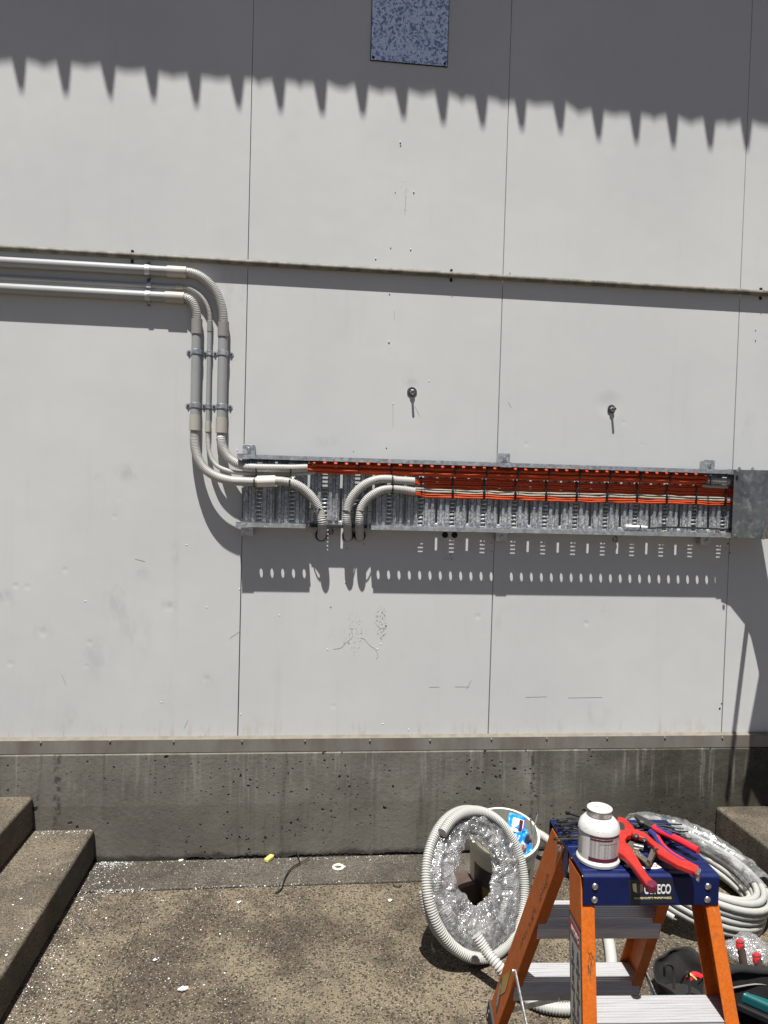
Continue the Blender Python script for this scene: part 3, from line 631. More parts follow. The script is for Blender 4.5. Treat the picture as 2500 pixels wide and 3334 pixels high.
for i in range(len(cols)-1):
    xm = (cols[i][0]+cols[i+1][0])/2; k = round((xm-.0775)/.1503); lx = abs(xm-.0775-.1503*k)
    if cols[i+1][0]-cols[i][0] < 1e-6: continue
    for j in range(nz-1):
        zm_ = (zr[j]+zr[j+1])/2
        if lx < .012 and any(a < zm_ < b for a, b in slots): continue
        if lx > .0695 and ZB+.022 < zm_ < ZT-.02: continue
        mb.f.append((i*nz+j, (i+1)*nz+j, (i+1)*nz+j+1, i*nz+j+1))
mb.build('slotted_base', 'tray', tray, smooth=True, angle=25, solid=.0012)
def flange(x0, x1, z, holes, r=.0072, y0=-BY, y1=-FY, yc=-.0757):
    mb = MB(); edges = [x0]; hs = [h for h in holes if x0+.014 < h < x1-.014]
    for a, b in zip(hs, hs[1:]): edges.append((a+b)/2)
    edges.append(x1)
    for h, a, b in zip(hs, edges, edges[1:]):
        N = 20; inn = []; out = []
        for k in range(N):
            t = 2*pi*k/N; c_, s_ = cos(t), sin(t); inn.append((h+r*c_, yc+r*s_, z))
            tx = ((b-h) if c_ > 0 else (h-a))/max(1e-6, abs(c_)); ty = ((y0-yc) if s_ > 0 else (yc-y1))/max(1e-6, abs(s_)); q = min(tx, ty)
            out.append((h+q*c_, yc+q*s_, z))
        for sx, sy in ((a, y0), (b, y0), (a, y1), (b, y1)):   # snap the nearest ring point to each corner
            i = min(range(N), key=lambda i: (out[i][0]-sx)**2+(out[i][1]-sy)**2); out[i] = (sx, sy, z)
        mb.add(inn+out, [(i, (i+1) % N, N+(i+1) % N, N+i) for i in range(N)])
    return mb
HX = [.0233+.0499*k for k in range(-2, 60)]
def lip(mb, x0, x1, z): mb.bb((x0, -FY-.0012, z-.0115), (x1, -FY+.0004, z+.0075)); mb.bb((x0, -FY+.012, z+.0063), (x1, -FY, z+.0075)); return mb
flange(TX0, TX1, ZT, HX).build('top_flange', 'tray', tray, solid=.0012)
lip(MB(), TX0, TX1, ZT).build('top_lip', 'galv', tray)
for a, b in ((TX0, GAP[0]), (GAP[1], TX1)):
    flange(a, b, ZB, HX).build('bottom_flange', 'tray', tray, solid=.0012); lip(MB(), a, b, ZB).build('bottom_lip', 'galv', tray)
for x in (TX0-.010, 1.192, 2.318):
    for z in (ZT, ZB):
        mb = MB(); mb.bb((x-.004, -FY-.0028, z-.0135), (x+.05, -FY-.0013, z+.0095)); mb.bb((x-.004, -FY-.0028, z+.0078), (x+.05, -.05, z+.0095)); mb.build('joint_clip', 'galv', tray)
for x in (.0256, 1.2245, 2.254):
    for z, s_ in ((ZT, 1), (ZB, -1)):
        mb = MB(); mb.prism([(x-.028, 0, z+s_*.010), (x-.028, -.04, z+s_*.010), (x-.028, -.04, z+s_*.056), (x-.028, -.036, z+s_*.056), (x-.028, -.036, z+s_*.014), (x-.028, 0, z+s_*.014)], (.056, 0, 0))
        mb.bb((x-.028, -.036, z+s_*.014), (x-.0255, -.001, z+s_*.05)); mb.bb((x+.0255, -.036, z+s_*.014), (x+.028, -.001, z+s_*.05))
        br = mb.build('wall_bracket', 'galv', tray, bevel=.0008)
        m2 = MB(); m2.lathe([(.0001, .010), (.006, .009), (.0085, .006), (.0085, .0005), (.012, 0)], (x, -.0401, z+s_*.034), (0, -1, 0), 6); m2.build('bolt', 'bolt', br)
# black edge trim on the cut lip and the bright lower edge of the base in the gap
for a, b in ((GAP[0]-.012, GAP[0]+.014), (GAP[1]-.014, GAP[1]+.012)):
    mb = MB(); mb.tube([(GAP[0] if a < .4 else GAP[1], -yq, ZB+.001) for yq in (.046, .07, .0955)], .006, 8); mb.build('edge_trim', 'rubber', tray, smooth=True)
mb = MB(); mb.tube([(GAP[0]+.01, -.05, ZB), (GAP[1]-.01, -.05, ZB)], .006, 10); mb.build('base_edge', 'galv', tray, smooth=True)
mb = MB(); mb.bb((GAP[0]+.015, -.064, ZB-.008), (GAP[1]-.015, -.056, ZB+.006)); mb.build('edge_trim', 'rubber', tray, bevel=.002)

# cover at the right end; it sweeps out from the wall beyond the picture
cv = thing('tray_cover', 'dull dark grey sheet cover closing the right end of the cable tray', 'cover', (2.45, -.1, ZB))
path = [(2.342, .108), (2.39, .115), (2.464, .145), (2.494, .166), (2.519, .204), (2.553, .266), (2.54, .30), (2.506, .333), (2.47, .385), (2.43, .44)]
mb = MB()
vs = [(x, -d, ZB-.010) for x, d in path]+[(x, -d, ZT+.009) for x, d in path]; n = len(path)
mb.add(vs, [(i, i+1, n+i+1, n+i) for i in range(n-1)]); mb.build('front_sheet', 'galvd', cv, solid=.0012)
mb = MB()
inner = [(2.342, .03), (2.45, .03), (2.535, .03), (2.54, .11), (2.568, .174), (2.60, .24), (2.61, .30), (2.60, .37), (2.57, .44), (2.53, .50)]
for z in (ZB-.010, ZT+.009):
    mb = MB(); mb.add([(x, -d, z) for x, d in path]+[(x, -max(d, .03), z) for x, d in inner], [(i, i+1, n+i+1, n+i) for i in range(n-1)]); mb.build('side_sheet', 'galvd', cv, solid=.0012)
for x in (2.397, 2.466):
    mb = MB(); mb.lathe([(.011, 0), (.011, .002), (.008, .002), (.008, .010), (.004, .011), (.004, .016), (.0001, .016)], (x, -.06, ZT+.0097), (0, 0, 1), 6); mb.build('bolt', 'bolt', cv)
for z in (ZT+.001, ZB+.001):
    mb = MB(); mb.lathe([(.0001, .006), (.006, .005), (.007, 0)], (2.353, -.1186, z), (0, -1, 0), 8); mb.build('bolt', 'bolt', cv)
# two unseen rods added past the right edge to cast slanted shadows
rod = thing('shadow_rods', 'galvanised stay added out of view to cast slanted shade on the wall', 'rod', (2.35, -.9, 0))
for (xa, za), (xb, zb), w_ in (((2.512, 1.10), (2.432, .14), .022), ((2.60, .56), (2.53, .15), .040)):
    mb = MB()
    da = (1.56-za)/3.05; A = Vector((xa-.25*da, -da, za+3.05*da)); db = .60; B = Vector((xb-.25*db, -db, zb+3.05*db))
    mb.tube([A, B], w_/2, 10); mb.build('cast_rod', 'galv', rod)

# ---- cables lying in the tray
ORG = 'orange cables strapped along the cable tray'
def cable(pts, r, mat, label, cat='cable', group=ORG):
    mb = MB(); mb.tube(spline(pts, .02), r, 8); return tag(mb.build('cable', mat, smooth=True), label, cat, group)
TIEX = [.53+.1503*k for k in range(12)]
def sag(x): # cables belly slightly between ties
    return -.0022*abs(sin(pi*(x-.53)/.1503))
def run(x0, x1, z, d, jit=.0021, start=None, end=None):
    P = list(start or []); x = x0; ph = random.uniform(0, 6.28); am = random.uniform(.0008, .0022)
    while x <= x1:
        P.append((x, -(d+random.uniform(-jit, jit)), z+sag(x)+am*sin(x*5.2+ph)+random.uniform(-jit, jit)*.7)); x += .05
    return P+list(end or [])
XL = D5(757, 278, .082)
for i, (dz, d) in enumerate(((.0185, .064), (.008, .079), (-.003, .066), (-.012, .080), (.0, .058), (.012, .056))):
    cable(run(.34, 2.20, 1.836+dz, d, start=[(XL[0]-.03, -.082, XL[2]+dz*.5), (XL[0]+.012, -.078-(d-.07)*.5, XL[2]+dz*.7)], end=[(2.24, -.072, 1.828+dz*.5), (2.275, -.072, 1.826+dz*.4)]), .0078 if i < 4 else .006, 'orange', 'dark orange cable in the upper bundle out of the uppermost large conduit')
XS = D5(832, 322, .062)
cable(run(.40, 2.20, 1.813, .072, start=[(XS[0]-.02, -.062, XS[2]), (XS[0]+.02, -.064, XS[2])], end=[(2.25, -.06, 1.805)]), .0062, 'orange', 'thin orange cable on the underside of the upper bundle out of the thin conduit')
E1, E2 = Wl(750+1100*.5425, 1400+308*.5425, .075), Wl(750+1102*.5425, 1400+368*.5425, .075)
for i, z in enumerate((1.7975, 1.789, 1.779, 1.768, 1.757)):
    o = (z-1.7786)*.7
    cable(run(E1.x+.06, 2.44, z, .057), .0047, 'orange', 'orange cable in the middle row of the tray out of the upper short elbow') if i in (0, 4) else None
    if i not in (0, 4): cable(run(E1.x+.05, 2.44, z, .060, start=[(E1.x-.04, -.076, E1.z+o), (E1.x+.012, -.076, E1.z+o)]), .0047, 'orange', 'orange cable in the middle row of the tray out of the upper short elbow')
for i, (z, d) in enumerate(((1.793, .0525), (1.782, .0525), (1.770, .053), (1.760, .053), (1.750, .054))):
    cable(run(E1.x+.07, 2.44, z, d), .0047, 'orange', 'orange cable in the middle row of the tray out of the upper short elbow')
for i, (z, mt) in enumerate(((1.7475, 'silver'), (1.736, 'silver'), (1.7235, 'orange'), (1.7135, 'orange'))):
    o = (z-1.7305)*.75
    cable(run(E2.x+.05, 2.44, z, .0605, start=[(E2.x-.04, -.078, E2.z+o), (E2.x+.012, -.078, E2.z+o)]), .0056, mt,
          'pale silvery cable of the lit pair below the orange rows' if mt == 'silver' else 'bright orange cable of the sunlit pair at the bottom of the bundle', group=ORG if mt == 'orange' else 'pale cables strapped along the cable tray')
# conduit pieces at the right end swallowing the upper bundle
for (xa, xb, z, d, r, lb) in ((2.222, 2.338, 1.829, .074, .0165, 'short piece of white ribbed conduit at the right end of the upper bundle'), (2.205, 2.335, 1.803, .068, .009, 'thin grey ribbed conduit just under the short white piece')):
    mb = MB(); corr(mb, [(xa, -d, z), ((xa+xb)/2, -d, z-.002), (xb, -d, z-.003)], r, .007, .0022); tag(mb.build('conduit_sleeve', 'flex', smooth=True, angle=38), lb, 'conduit')
# two short elbows from the cables into the wall
for pts, lb in (([(1103, 308, .076), (1000, 302, .079), (960, 295, .080), (880, 298, .082), (800, 330, .084), (735, 395, .085), (705, 465, .084), (698, 530, .090), (702, 585, .076), (704, 620, .046), (705, 640, .012), (705, 645, -.01)], 'short ribbed elbow from the middle cables into the second black grommet'),
                ([(1104, 368, .078), (1040, 358, .080), (960, 352, .081), (890, 366, .083), (825, 410, .085), (785, 470, .085), (776, 530, .092), (776, 585, .078), (776, 620, .048), (776, 640, .012), (776, 645, -.01)], 'short ribbed elbow from the pale cables into the third black grommet')):
    P = [Wl(750+a*.5425, 1400+b*.5425, d) for a, b, d in pts]
    mb = MB(); corr(mb, P, .0205, .0074, .0025); tag(mb.build('conduit_elbow', 'flex', smooth=True, angle=38), lb, 'conduit')
for px, lb in ((545, 'black grommet round the first conduit below the tray'), (705, 'black grommet round the middle conduit below the tray'), (776, 'black grommet round the right conduit of the three below the tray')):
    p = Wl(750+px*.5425, 1400+632*.5425, .004)
    mb = MB(); P = [(p.x+.0245*cos(a), -.004, p.z+.0255*sin(a)) for a in [2*pi*k/28 for k in range(28)]]; mb.tube(P, .004, 8, closed=True); tag(mb.build('grommet', 'rubber', smooth=True), lb, 'grommet', 'black grommets where conduits enter the wall')
for px, lb in ((1288, 'left round black plug under the tray'), (1345, 'right round black plug under the tray')):
    p = Wl(750+px*.5425, 1400+630*.5425, 0)
    mb = MB(); mb.lathe([(.0001, .0045), (.011, .0045), (.0145, .003), (.0145, 0)], (p.x, 0, p.z), (0, -1, 0), 20); tag(mb.build('wall_plug', 'dark', smooth=True), lb, 'plug', 'black plugs in the wall')
for (px, py), r, lb in (((750+603*.5425, 1400+612*.5425), .010, 'small black hook beside the first grommet'), ((1600+742*.5425, 1400+655*.5425), .011, 'small black hook under the tray near its right end')):
    p = Wl(px, py, .012); hk = thing('hook', lb, 'hook', (p.x, 0, p.z))
    mb = MB(); mb.tube([(p.x+r*cos(a), -.012, p.z+r*sin(a)) for a in [pi*.75+2*pi*.75*k/18 for k in range(19)]], .0022, 7); mb.build('hook_wire', 'black', hk, smooth=True)
    mb = MB(); mb.tube([(p.x+r*.7, -.012, p.z+r*.7), (p.x+r*.7, 0, p.z+r*.7+.006)], .0025, 7); mb.build('shank', 'steel', hk, smooth=True)
p = Wl(1600+760*.5425, 1400+632*.5425, .03)
mb = MB(); R_ = []; P = []
for k in range(13): P.append((p.x, -.06, p.z+.012-.002*k)); R_.append(.0042 if k % 2 else .0032)
mb.tube(P, R_, 10); tag(mb.build('threaded_stud', 'bolt'), 'small bright threaded stud poking below the tray lip', 'stud')
# ties
TG = 'black ties strapping the cables'
def tie_ring(name, x, z0, z1, d0, d1, label, w=.0045, group=TG, tail=True):
    mb = MB(); zc, dc, hz, hd = (z0+z1)/2, (d0+d1)/2, (z1-z0)/2, (d1-d0)/2; P = []
    for k in range(20):
        a = 2*pi*k/20; c_, s_ = cos(a), sin(a)
        P.append((-(dc+hd*math.copysign(abs(c_)**.6, c_)), zc+hz*math.copysign(abs(s_)**.6, s_)))
    vs = []
    for y, z in P: vs += [(x-w/2, y, z), (x+w/2, y, z)]
    mb.add(vs, [(2*i, 2*i+1, (2*i+3) % 40, (2*i+2) % 40) for i in range(20)])
    o = mb.build(name, 'black', solid=.0016); tag(o, label, 'cable tie', group)
    hz_ = random.uniform(-.25, .2)*(z1-z0)
    mb = MB(); mb.box((x, -(d1+.002), zc+hz_), (w*1.5, .006, .007))
    if tail: mb.tube(spline([(x, -(d1+.003), zc+hz_), (x+.002, -(d1+.009), zc+hz_-.006), (x+.004, -(d1+.010), zc+hz_-.013)], .004), .0014, 5)
    mb.build('tie_head', 'black', o); return o
TA = tie_ring('cable_tie', 0, 1.8135, 1.863, .046, .089, 'black tie round the upper orange bundle', w=.008)
TB = tie_ring('cable_tie', 0, 1.705, 1.806, .046, .070, 'black tie round the lower rows of cables', w=.008)
used = False
for i, x in enumerate(TIEX):
    if x > 2.18: continue
    if not used: TA.location.x = x; used = True
    else: dup(TA, (x-TIEX[0], 0, 0))
lx = [x for x in [.8245+.1503*k for k in range(11)] if x < 2.36]
TB.location.x = lx[0]
for x in lx[1:]: dup(TB, (x-lx[0], 0, random.uniform(-.002, .002)))
for x, z0, z1, d0, d1, lb in ((D5(262, 0, .08)[0], D5(262, 358, .08)[2], D5(262, 245, .08)[2], .046, .099, 'black tie round the two upper conduits at the left end of the tray'),
                         (D5(600, 0, .08)[0], D5(600, 372, .08)[2], D5(600, 245, .08)[2], .046, .099, 'black tie round the two upper conduits before they stop'),
                         (D5(245, 0, .09)[0], D5(245, 470, .09)[2], D5(245, 372, .09)[2], .046, .12, 'black tie round the lower conduit left of its white sleeve'),
                         (D5(593, 0, .09)[0], D5(593, 470, .09)[2], D5(593, 376, .09)[2], .046, .118, 'black tie round the lower conduit right of its white sleeve'),
                         (Wl(750+963*.5425, 1700, .08).x, Wl(1270, 1400+328*.5425, .08).z, Wl(1270, 1400+268*.5425, .08).z, .046, .104, 'black tie round the upper short elbow'),
                         (Wl(750+965*.5425, 1700, .08).x, Wl(1270, 1400+385*.5425, .08).z, Wl(1270, 1400+328*.5425, .08).z, .046, .106, 'black tie round the lower short elbow'),
                         (2.232, 1.808, 1.848, .052, .094, 'black tie round the short white conduit at the right end')):
    tie_ring('cable_tie', x, z0, z1, d0, d1, lb)
for (xa, xb, py, lb) in ((475, 560, 472, 'black tie flat across the first descending conduit'), (668, 742, 484, 'black tie flat across the middle descending conduit'), (752, 845, 486, 'black tie flat across the right descending conduit')):
    a, b = Wl(750+xa*.5425, 1400+py*.5425, .1), Wl(750+xb*.5425, 1400+(py+3)*.5425, .1); xm = (a.x+b.x)/2
    mb = MB(); w_ = (b.x-a.x)/2
    mb.tube(spline([(a.x, -.085, a.z), (a.x+.006, -.095, a.z), (xm-.012, -.1085, a.z), (xm+.006, -.109, b.z), (b.x-.010, -.098, b.z), (b.x, -.085, b.z)], .004), .0024, 6)
    mb.box((xm-.004, -.110, a.z-.001), (.007, .005, .007)); tag(mb.build('cable_tie', 'black'), lb, 'cable tie', TG)
# loose black lead with a white ribbed plug in the bottom of the tray
ld = thing('cable_lead', 'black lead ending in a white ribbed sleeve on the tray floor', 'cable', (2.05, -.09, ZB+.01))
Z3 = lambda x, y, d: tuple(Wl(1600+x*.5425, 1400+y*.5425, d))
mb = MB(); mb.tube(spline([Z3(900, 585, .056), Z3(960, 589, .056), Z3(1050, 583, .056), Z3(1160, 586, .056), Z3(1280, 590, .056), Z3(1445, 598, .056)], .01), .0042, 8); mb.build('lead', 'black', ld, smooth=True)
mb = MB(); corr(mb, [Z3(803, 579, .058), Z3(850, 581, .058), Z3(890, 582, .058)], .0088, .005, .001); mb.build('sleeve', 'white', ld, smooth=True, angle=80)
mb = MB(); mb.tube([Z3(888, 583, .058), Z3(933, 585, .058)], [.0085, .007], 12); mb.build('sleeve', 'white', ld, smooth=True)
mb = MB(); mb.tube([Z3(886, 582, .058), Z3(893, 582, .058)], .0105, 10); mb.build('tie', 'black', ld)

# ---- wall anchors
def anchor(x, z, R0, tilt, label):
    o = thing('wall_anchor', label, 'bolt', (x, 0, z), 'anchors sticking out of the wall'); ax = Vector((tilt, -1, -.04)).normalized(); b = Vector((x, -.0005, z))
    mb = MB(); mb.lathe([(.0001, 0), (R0, 0), (R0, .003), (R0*.45, .0032)], b, ax, 24); mb.build('washer', 'steel', o, smooth=True)
    mb = MB(); mb.lathe([(.0125, 0), (.0125, .009), (.010, .011), (.004, .011)], b+ax*.0032, ax, 6); mb.build('nut', 'bolt', o)
    mb = MB(); P = []; R_ = []
    for k in range(13): P.append(b+ax*(.010+.0023*k)); R_.append(  .0062 if k % 2 else .0052)
    mb.tube(P, R_, 12); mb.build('stud', 'steel', o)
anchor(.7779, 2.205, .0235, .02, 'anchor bolt with a wide dark washer near the wall centre')
anchor(1.761, 2.163, .021, .14, 'anchor bolt with a small washer tilted to the right, on the right panel')

# ================================================================== STEP LADDER
LC = Vector((1.1237, -1.6865, 0)); LA = rad(-2.9); EX = Vector((cos(LA), sin(LA), 0)); EY = Vector((-sin(LA), cos(LA), 0))
def LL(x, y, z): return LC+EX*x+EY*y+Vector((0, 0, z))
LR = Matrix((EX, EY, Vector((0, 0, 1)))).transposed()
lad = thing('step_ladder', 'orange fibreglass step ladder with a navy top and aluminium treads', 'ladder', LC)
CZ = .87
cw, cdp = .160, .1405
mb = MB(); sk = .072
pr = [(-cdp, CZ-sk), (-cdp, CZ-.006), (-cdp+.006, CZ), (cdp-.004, CZ), (cdp, CZ-.005), (cdp, CZ-.055), (cdp-.004, CZ-.055), (cdp-.005, CZ-.006), (-cdp+.007, CZ-.0065), (-cdp+.004, CZ-.009), (-cdp+.004, CZ-sk)]
mb.prism([LL(-cw, y, z) for y, z in pr], EX*(2*cw)); 
for k in range(4): mb.bb((0, 0, 0), (0, 0, 0)) if False else None
cap = mb.build('top_cap', 'navy', lad, bevel=.003)
for k in range(7):
    y = -cdp+.03+k*.036; m2 = MB(); m2.prism([LL(-cw+.004, y+a, CZ+b) for a, b in ((-.010, -.0005), (-.008, .0012), (.008, .0012), (.010, -.0005))], EX*(2*cw-.008)); m2.build('grip_rib', 'navy', cap)
for s_ in (-1, 1):   # side ears
    m2 = MB(); m2.prism([LL(s_*(cw-.004), y, z) for y, z in ((-.02, CZ-.002), (.02, CZ-.002), (.028, CZ-.03), (.015, CZ-.075), (-.006, CZ-.08), (-.02, CZ-.04))], EX*(.003*s_)); m2.build('hinge_ear', 'navy', cap)
for x in (-cw+.027, cw-.027):
    for z in (CZ-.027, CZ-.058):
        m2 = MB(); m2.lathe([(.0001, .004), (.005, .0035), (.0075, .0012), (.0078, 0)], LL(x, -cdp-.0003, z), -EY, 16); m2.build('rivet', 'bolt', cap, smooth=True)
def chan(name, A, B, out, depth_dir, web, flg, t=.004):
    """C channel from A to B: A,B on the outer near corner line; out = outward (x) direction, depth_dir = direction of the web width"""
    A, B = Vector(A), Vector(B); inn = -Vector(out); mb = MB()
    sec = [(0, 0), (0, web), (flg, web), (flg, web-t), (t, web-t), (t, t), (flg, t), (flg, 0)]
    P = [A+inn*a+depth_dir*b for a, b in sec]; mb.prism(P, B-A); return mb.build(name, 'fibre', lad, bevel=.0015)
Zv = Vector((0, 0, 1))
def frx(z): return .1585+.062*(CZ-z)
def YF(z): return -.1365-.36*(.80-z)
rails = {}
for s_ in (-1, 1):
    A = LL(s_*frx(.852), YF(.852), .852); B = LL(s_*frx(.012), YF(.012), .012)
    rails['f', s_] = chan('front_rail', A, B, EX*s_, EY, .088, .032)
    A = LL(s_*(frx(.86)+.0015), -.035, .858); B = LL(s_*(frx(.012)+.0015), .48-.55*.012, .012)
    A = LL(s_*(frx(.858)+.0015), .48-.55*.858, .858)
    rails['r', s_] = chan('rear_rail', A, B, EX*s_, EY, .105, .030)
    m2 = MB(); m2.lathe([(.0001, .007), (.006, .006), (.009, .001), (.0095, 0)], LL(s_*(frx(.845)+.002), .035, .842), EX*s_, 14); m2.build('pivot_rivet', 'bolt', rails['r', s_], smooth=True)
    for k, (yy, yw) in enumerate(((YF(0), .088), (.47, .108))):   # rubber shoes
        m2 = MB(); xo = frx(.0)+.006
        m2.prism([LL(s_*xo, yy+a, b) for a, b in ((-.008, .0), (yw+.004, .0), (yw+.004-.03*(k == 1), .075), (-.004-.02*(k == 1)+.02*(k == 0), .075 if k == 0 else .035))], EX*(-.040*s_)); m2.build('foot', 'rubber', rails[('f', 'r')[k], s_], bevel=.003)
        for zz_ in (.02, .05):
            m2 = MB(); m2.lathe([(.0001, .003), (.005, .002), (.006, 0)], LL(s_*(xo+.0002), yy+yw*.75-.02*(zz_ > .03), zz_), EX*s_, 10); m2.build('foot_rivet', 'bolt', rails[('f', 'r')[k], s_])
def tread(z, y0, y1, lipside, name='tread'):
    """ribbed aluminium tread with a lip; lipside -1 = lip on the camera side"""
    hw = frx(z)-.005; mb = MB(); d = y1-y0; pr = []
    nr = 10
    for k in range(nr):
        a = y0+d*k/nr; e = d/nr; pr += [(a, z), (a+e*.6, z), (a+e*.6, z-.0012), (a+e*.98, z-.0012)]
    pr += [(y1, z), (y1, z-.03), (y1-.003, z-.03), (y1-.003, z-.004), (y0+.003, z-.004), (y0+.003, z-.032), (y0+.010, z-.034), (y0+.010, z-.062), (y0+.007, z-.062), (y0+.007, z-.037), (y0, z-.034)]
    for k in range(5): pr.append((y0, z-.030+.0055*k)); pr.append((y0+.0012, z-.027+.0055*k))
    mb.prism([LL(-hw, y, q) for y, q in pr], EX*(2*hw)); return mb.build(name, 'alu', lad)
tr1 = tread(.578, YF(.578)+.003, YF(.578)+.088, -1)
tr2 = tread(.29, YF(.29)+.003, YF(.29)+.088, -1)
tr3 = tread(.58, .48-.55*.58+.008, .48-.55*.58+.094, -1)
tr4 = tread(.29, .48-.55*.29+.008, .48-.55*.29+.094, -1)
for s_ in (-1, 1):
    for z in (.55, .26, .06):
        for key, yb, t_ in ((('r', s_), .48-.55*z, 1), (('f', s_), YF(z), 1)):
            if key[0] == 'f' and z > .5 and s_ < 0: pass
            m2 = MB(); m2.lathe([(.0001, .003), (.0045, .0025), (.0062, 0)], LL(s_*(frx(z)-.016), yb-.0006, z), -EY, 12); m2.build('rivet', 'bolt', rails[key], smooth=True)
# spreader stays and diagonal braces
for s_ in (-1, 1):
    x = s_*(frx(.3)+.006)
    a = LL(s_*(frx(.36)+.004), .48-.55*.36+.03, .335); m = LL(s_*(frx(.3)+.006), -.02, .225); b = LL(s_*(frx(.3)+.004), YF(.3)+.04, .30)
    mb = MB(); mb.bar(a, m, .004, .016); sp = mb.build('spreader', 'galv', lad, bevel=.001)
    mb = MB(); mb.bar(m+EX*(.004*s_), b+EX*(.004*s_), .004, .016); mb.build('spreader', 'galv', lad, bevel=.001)
    for p in (a, m, b):
        m2 = MB(); m2.lathe([(.0001, .006), (.005, .005), (.006, 0)], p+EX*(.004*s_), EX*s_, 10); m2.build('rivet', 'bolt', sp, smooth=True)
    mb = MB(); z = .29; yb = .48-.55*.29+.014
    mb.bar(LL(s_*.05, yb, .235), LL(s_*(frx(.13)-.012), .48-.55*.13+.014, .13), .003, .014); mb.build('brace', 'galv', lad)
    mb = MB(); mb.bar(LL(s_*.05, YF(.29)+.07, .235), LL(s_*(frx(.13)-.012), YF(.13)+.07, .13), .003, .014); mb.build('brace', 'galv', lad)
mb = MB(); mb.bar(LL(-.215, -.02, .262), LL(.215, -.02, .262), .045, .004); mb.build('shelf_bar', 'alu', lad) if False else None
# stickers and lettering
def text(body, size, loc, ex, ez, mat, root, name='lettering', xscale=1.0, ext=.0003, bold=0):
    c = bpy.data.curves.new(name, 'FONT'); c.body = body; c.size = size; c.extrude = ext; c.align_x = 'LEFT'; c.space_character = .95; c.offset = bold
    o = bpy.data.objects.new(name, c); COL.objects.link(o); bpy.context.view_layer.update()
    me = bpy.data.meshes.new_from_object(o.evaluated_get(bpy.context.evaluated_depsgraph_get())); bpy.data.objects.remove(o); bpy.data.curves.remove(c)
    ex, ez = Vector(ex).normalized(), Vector(ez).normalized(); nn = ex.cross(ez)
    for v in me.vertices: v.co = Vector(loc)+ex*(v.co.x*xscale)+ez*v.co.y+nn*v.co.z
    me.materials.clear(); me.materials.append(MAT[mat]); me.name = name
    o = bpy.data.objects.new(name, me); COL.objects.link(o); parent(o, root); return o
fy = -cdp-.0004
def CF(x7, y7):    # point on the cap's front face from the close-up
    px, py = 1750+.36166*x7, 2580+.36166*y7; d = ray(px, py); p0 = LL(0, fy, 0); t = (p0-CAM).dot(EY)/d.dot(EY); return CAM+d*t
q = [CF(812, 785), CF(1215, 775), CF(1240, 995), CF(835, 1005)]
mb = MB(); mb.prism(q, -EY*.0004); lab = mb.build('logo_sticker', 'stick', cap)
fy -= .0008
mb = MB(); mb.prism([CF(853, 822), CF(888, 820), CF(895, 905), CF(862, 888)], -EY*.0003); mb.build('emblem', 'yellowp', lab)
mb = MB(); mb.prism([CF(893, 832), CF(925, 822), CF(948, 832), CF(952, 885), CF(918, 912), CF(897, 905)], -EY*.0003); mb.build('emblem', 'darkbox', lab)
a = CF(958, 912); b = CF(1200, 905); txt = text('OLTECO', .040, a, b-a, Zv, 'white', lab, xscale=1.0, bold=.0008)
def fit(o, a, b, top):
    xs = [(v.co-a).dot((b-a).normalized()) for v in o.data.vertices]; zs = [(v.co-a).z for v in o.data.vertices]
    ex = (b-a).normalized(); sx = (b-a).length/max(xs); sz = (top-a).z/max(zs)
    for v in o.data.vertices:
        d = v.co-a; v.co = a+d+ex*(d.dot(ex)*(sx-1))+Zv*((d.z)*(sz-1))
fit(txt, a, b, CF(958, 818))
a = CF(870, 962); b = CF(1207, 950); t2_ = text('MAXIMUM SAFETY. MINIMUM HASSLE.', .010, a, b-a, Zv, 'yellowp', lab); fit(t2_, a, b, CF(870, 932))
# warning label on the front left rail web
fr = rails['f', -1]
def FRW(u, z):    # on outer web of the front left rail: u across (0 near..1 far)
    y = YF(z); return LL(-(frx(z)+.0008), y+.006+u*.076, z)
z0, z1 = .30, .742
mb = MB(); mb.prism([FRW(0, z1), FRW(1, z1+.0), FRW(1, z0), FRW(0, z0)], -EX*.0004); wl = mb.build('warning_label', 'wlabel', fr)
mb = MB(); mb.prism([FRW(.05, z1-.004)-EX*.0006, FRW(.95, z1-.004)-EX*.0006, FRW(.95, z1-.035)-EX*.0006, FRW(.05, z1-.035)-EX*.0006], -EX*.0003); mb.build('header', 'redlab', wl)
mb = MB()
for u0, u1 in ((-.05, .0), (1.0, 1.06)): mb.prism([FRW(u0, z1+.006)-EX*.0004, FRW(u1, z1+.006)-EX*.0004, FRW(u1, z0)-EX*.0004, FRW(u0, z0)-EX*.0004], -EX*.0003)
mb.prism([FRW(-.05, z1+.006)-EX*.0004, FRW(1.06, z1+.006)-EX*.0004, FRW(1.06, z1)-EX*.0004, FRW(-.05, z1)-EX*.0004], -EX*.0003); mb.build('border', 'stick', wl)
a = FRW(.84, z1-.030)-EX*.0014; b = FRW(.14, z1-.030)-EX*.0014; t3_ = text('WARNING', .016, a, b-a, Zv, 'wlabel', wl); fit(t3_, a, b, FRW(.84, z1-.012)-EX*.0014)
random.seed(3)
mb = MB()
for r_ in range(9):
    for c_ in (.28, .72):
        zc = z1-.065-.048*r_; e = -EX*.0008; ox = random.uniform(-.05, .05)
        def q_(u, dz): return FRW(c_+ox+u, zc+dz)+e
        mb.prism([q_(-.05, .017), q_(.05, .017), q_(.05, .008), q_(-.05, .008)], -EX*.0002)
        mb.prism([q_(-.10, .006), q_(.07, .007), q_(.10, -.012), q_(.02, -.004), q_(-.03, -.013), q_(-.09, -.012)], -EX*.0002)
        for k in range(2): mb.prism([q_(-.17, -.017-.006*k), q_(.17, -.017-.006*k), q_(.17, -.020-.006*k), q_(-.17, -.020-.006*k)], -EX*.0002)
mb.build('pictogram', 'stick', wl)
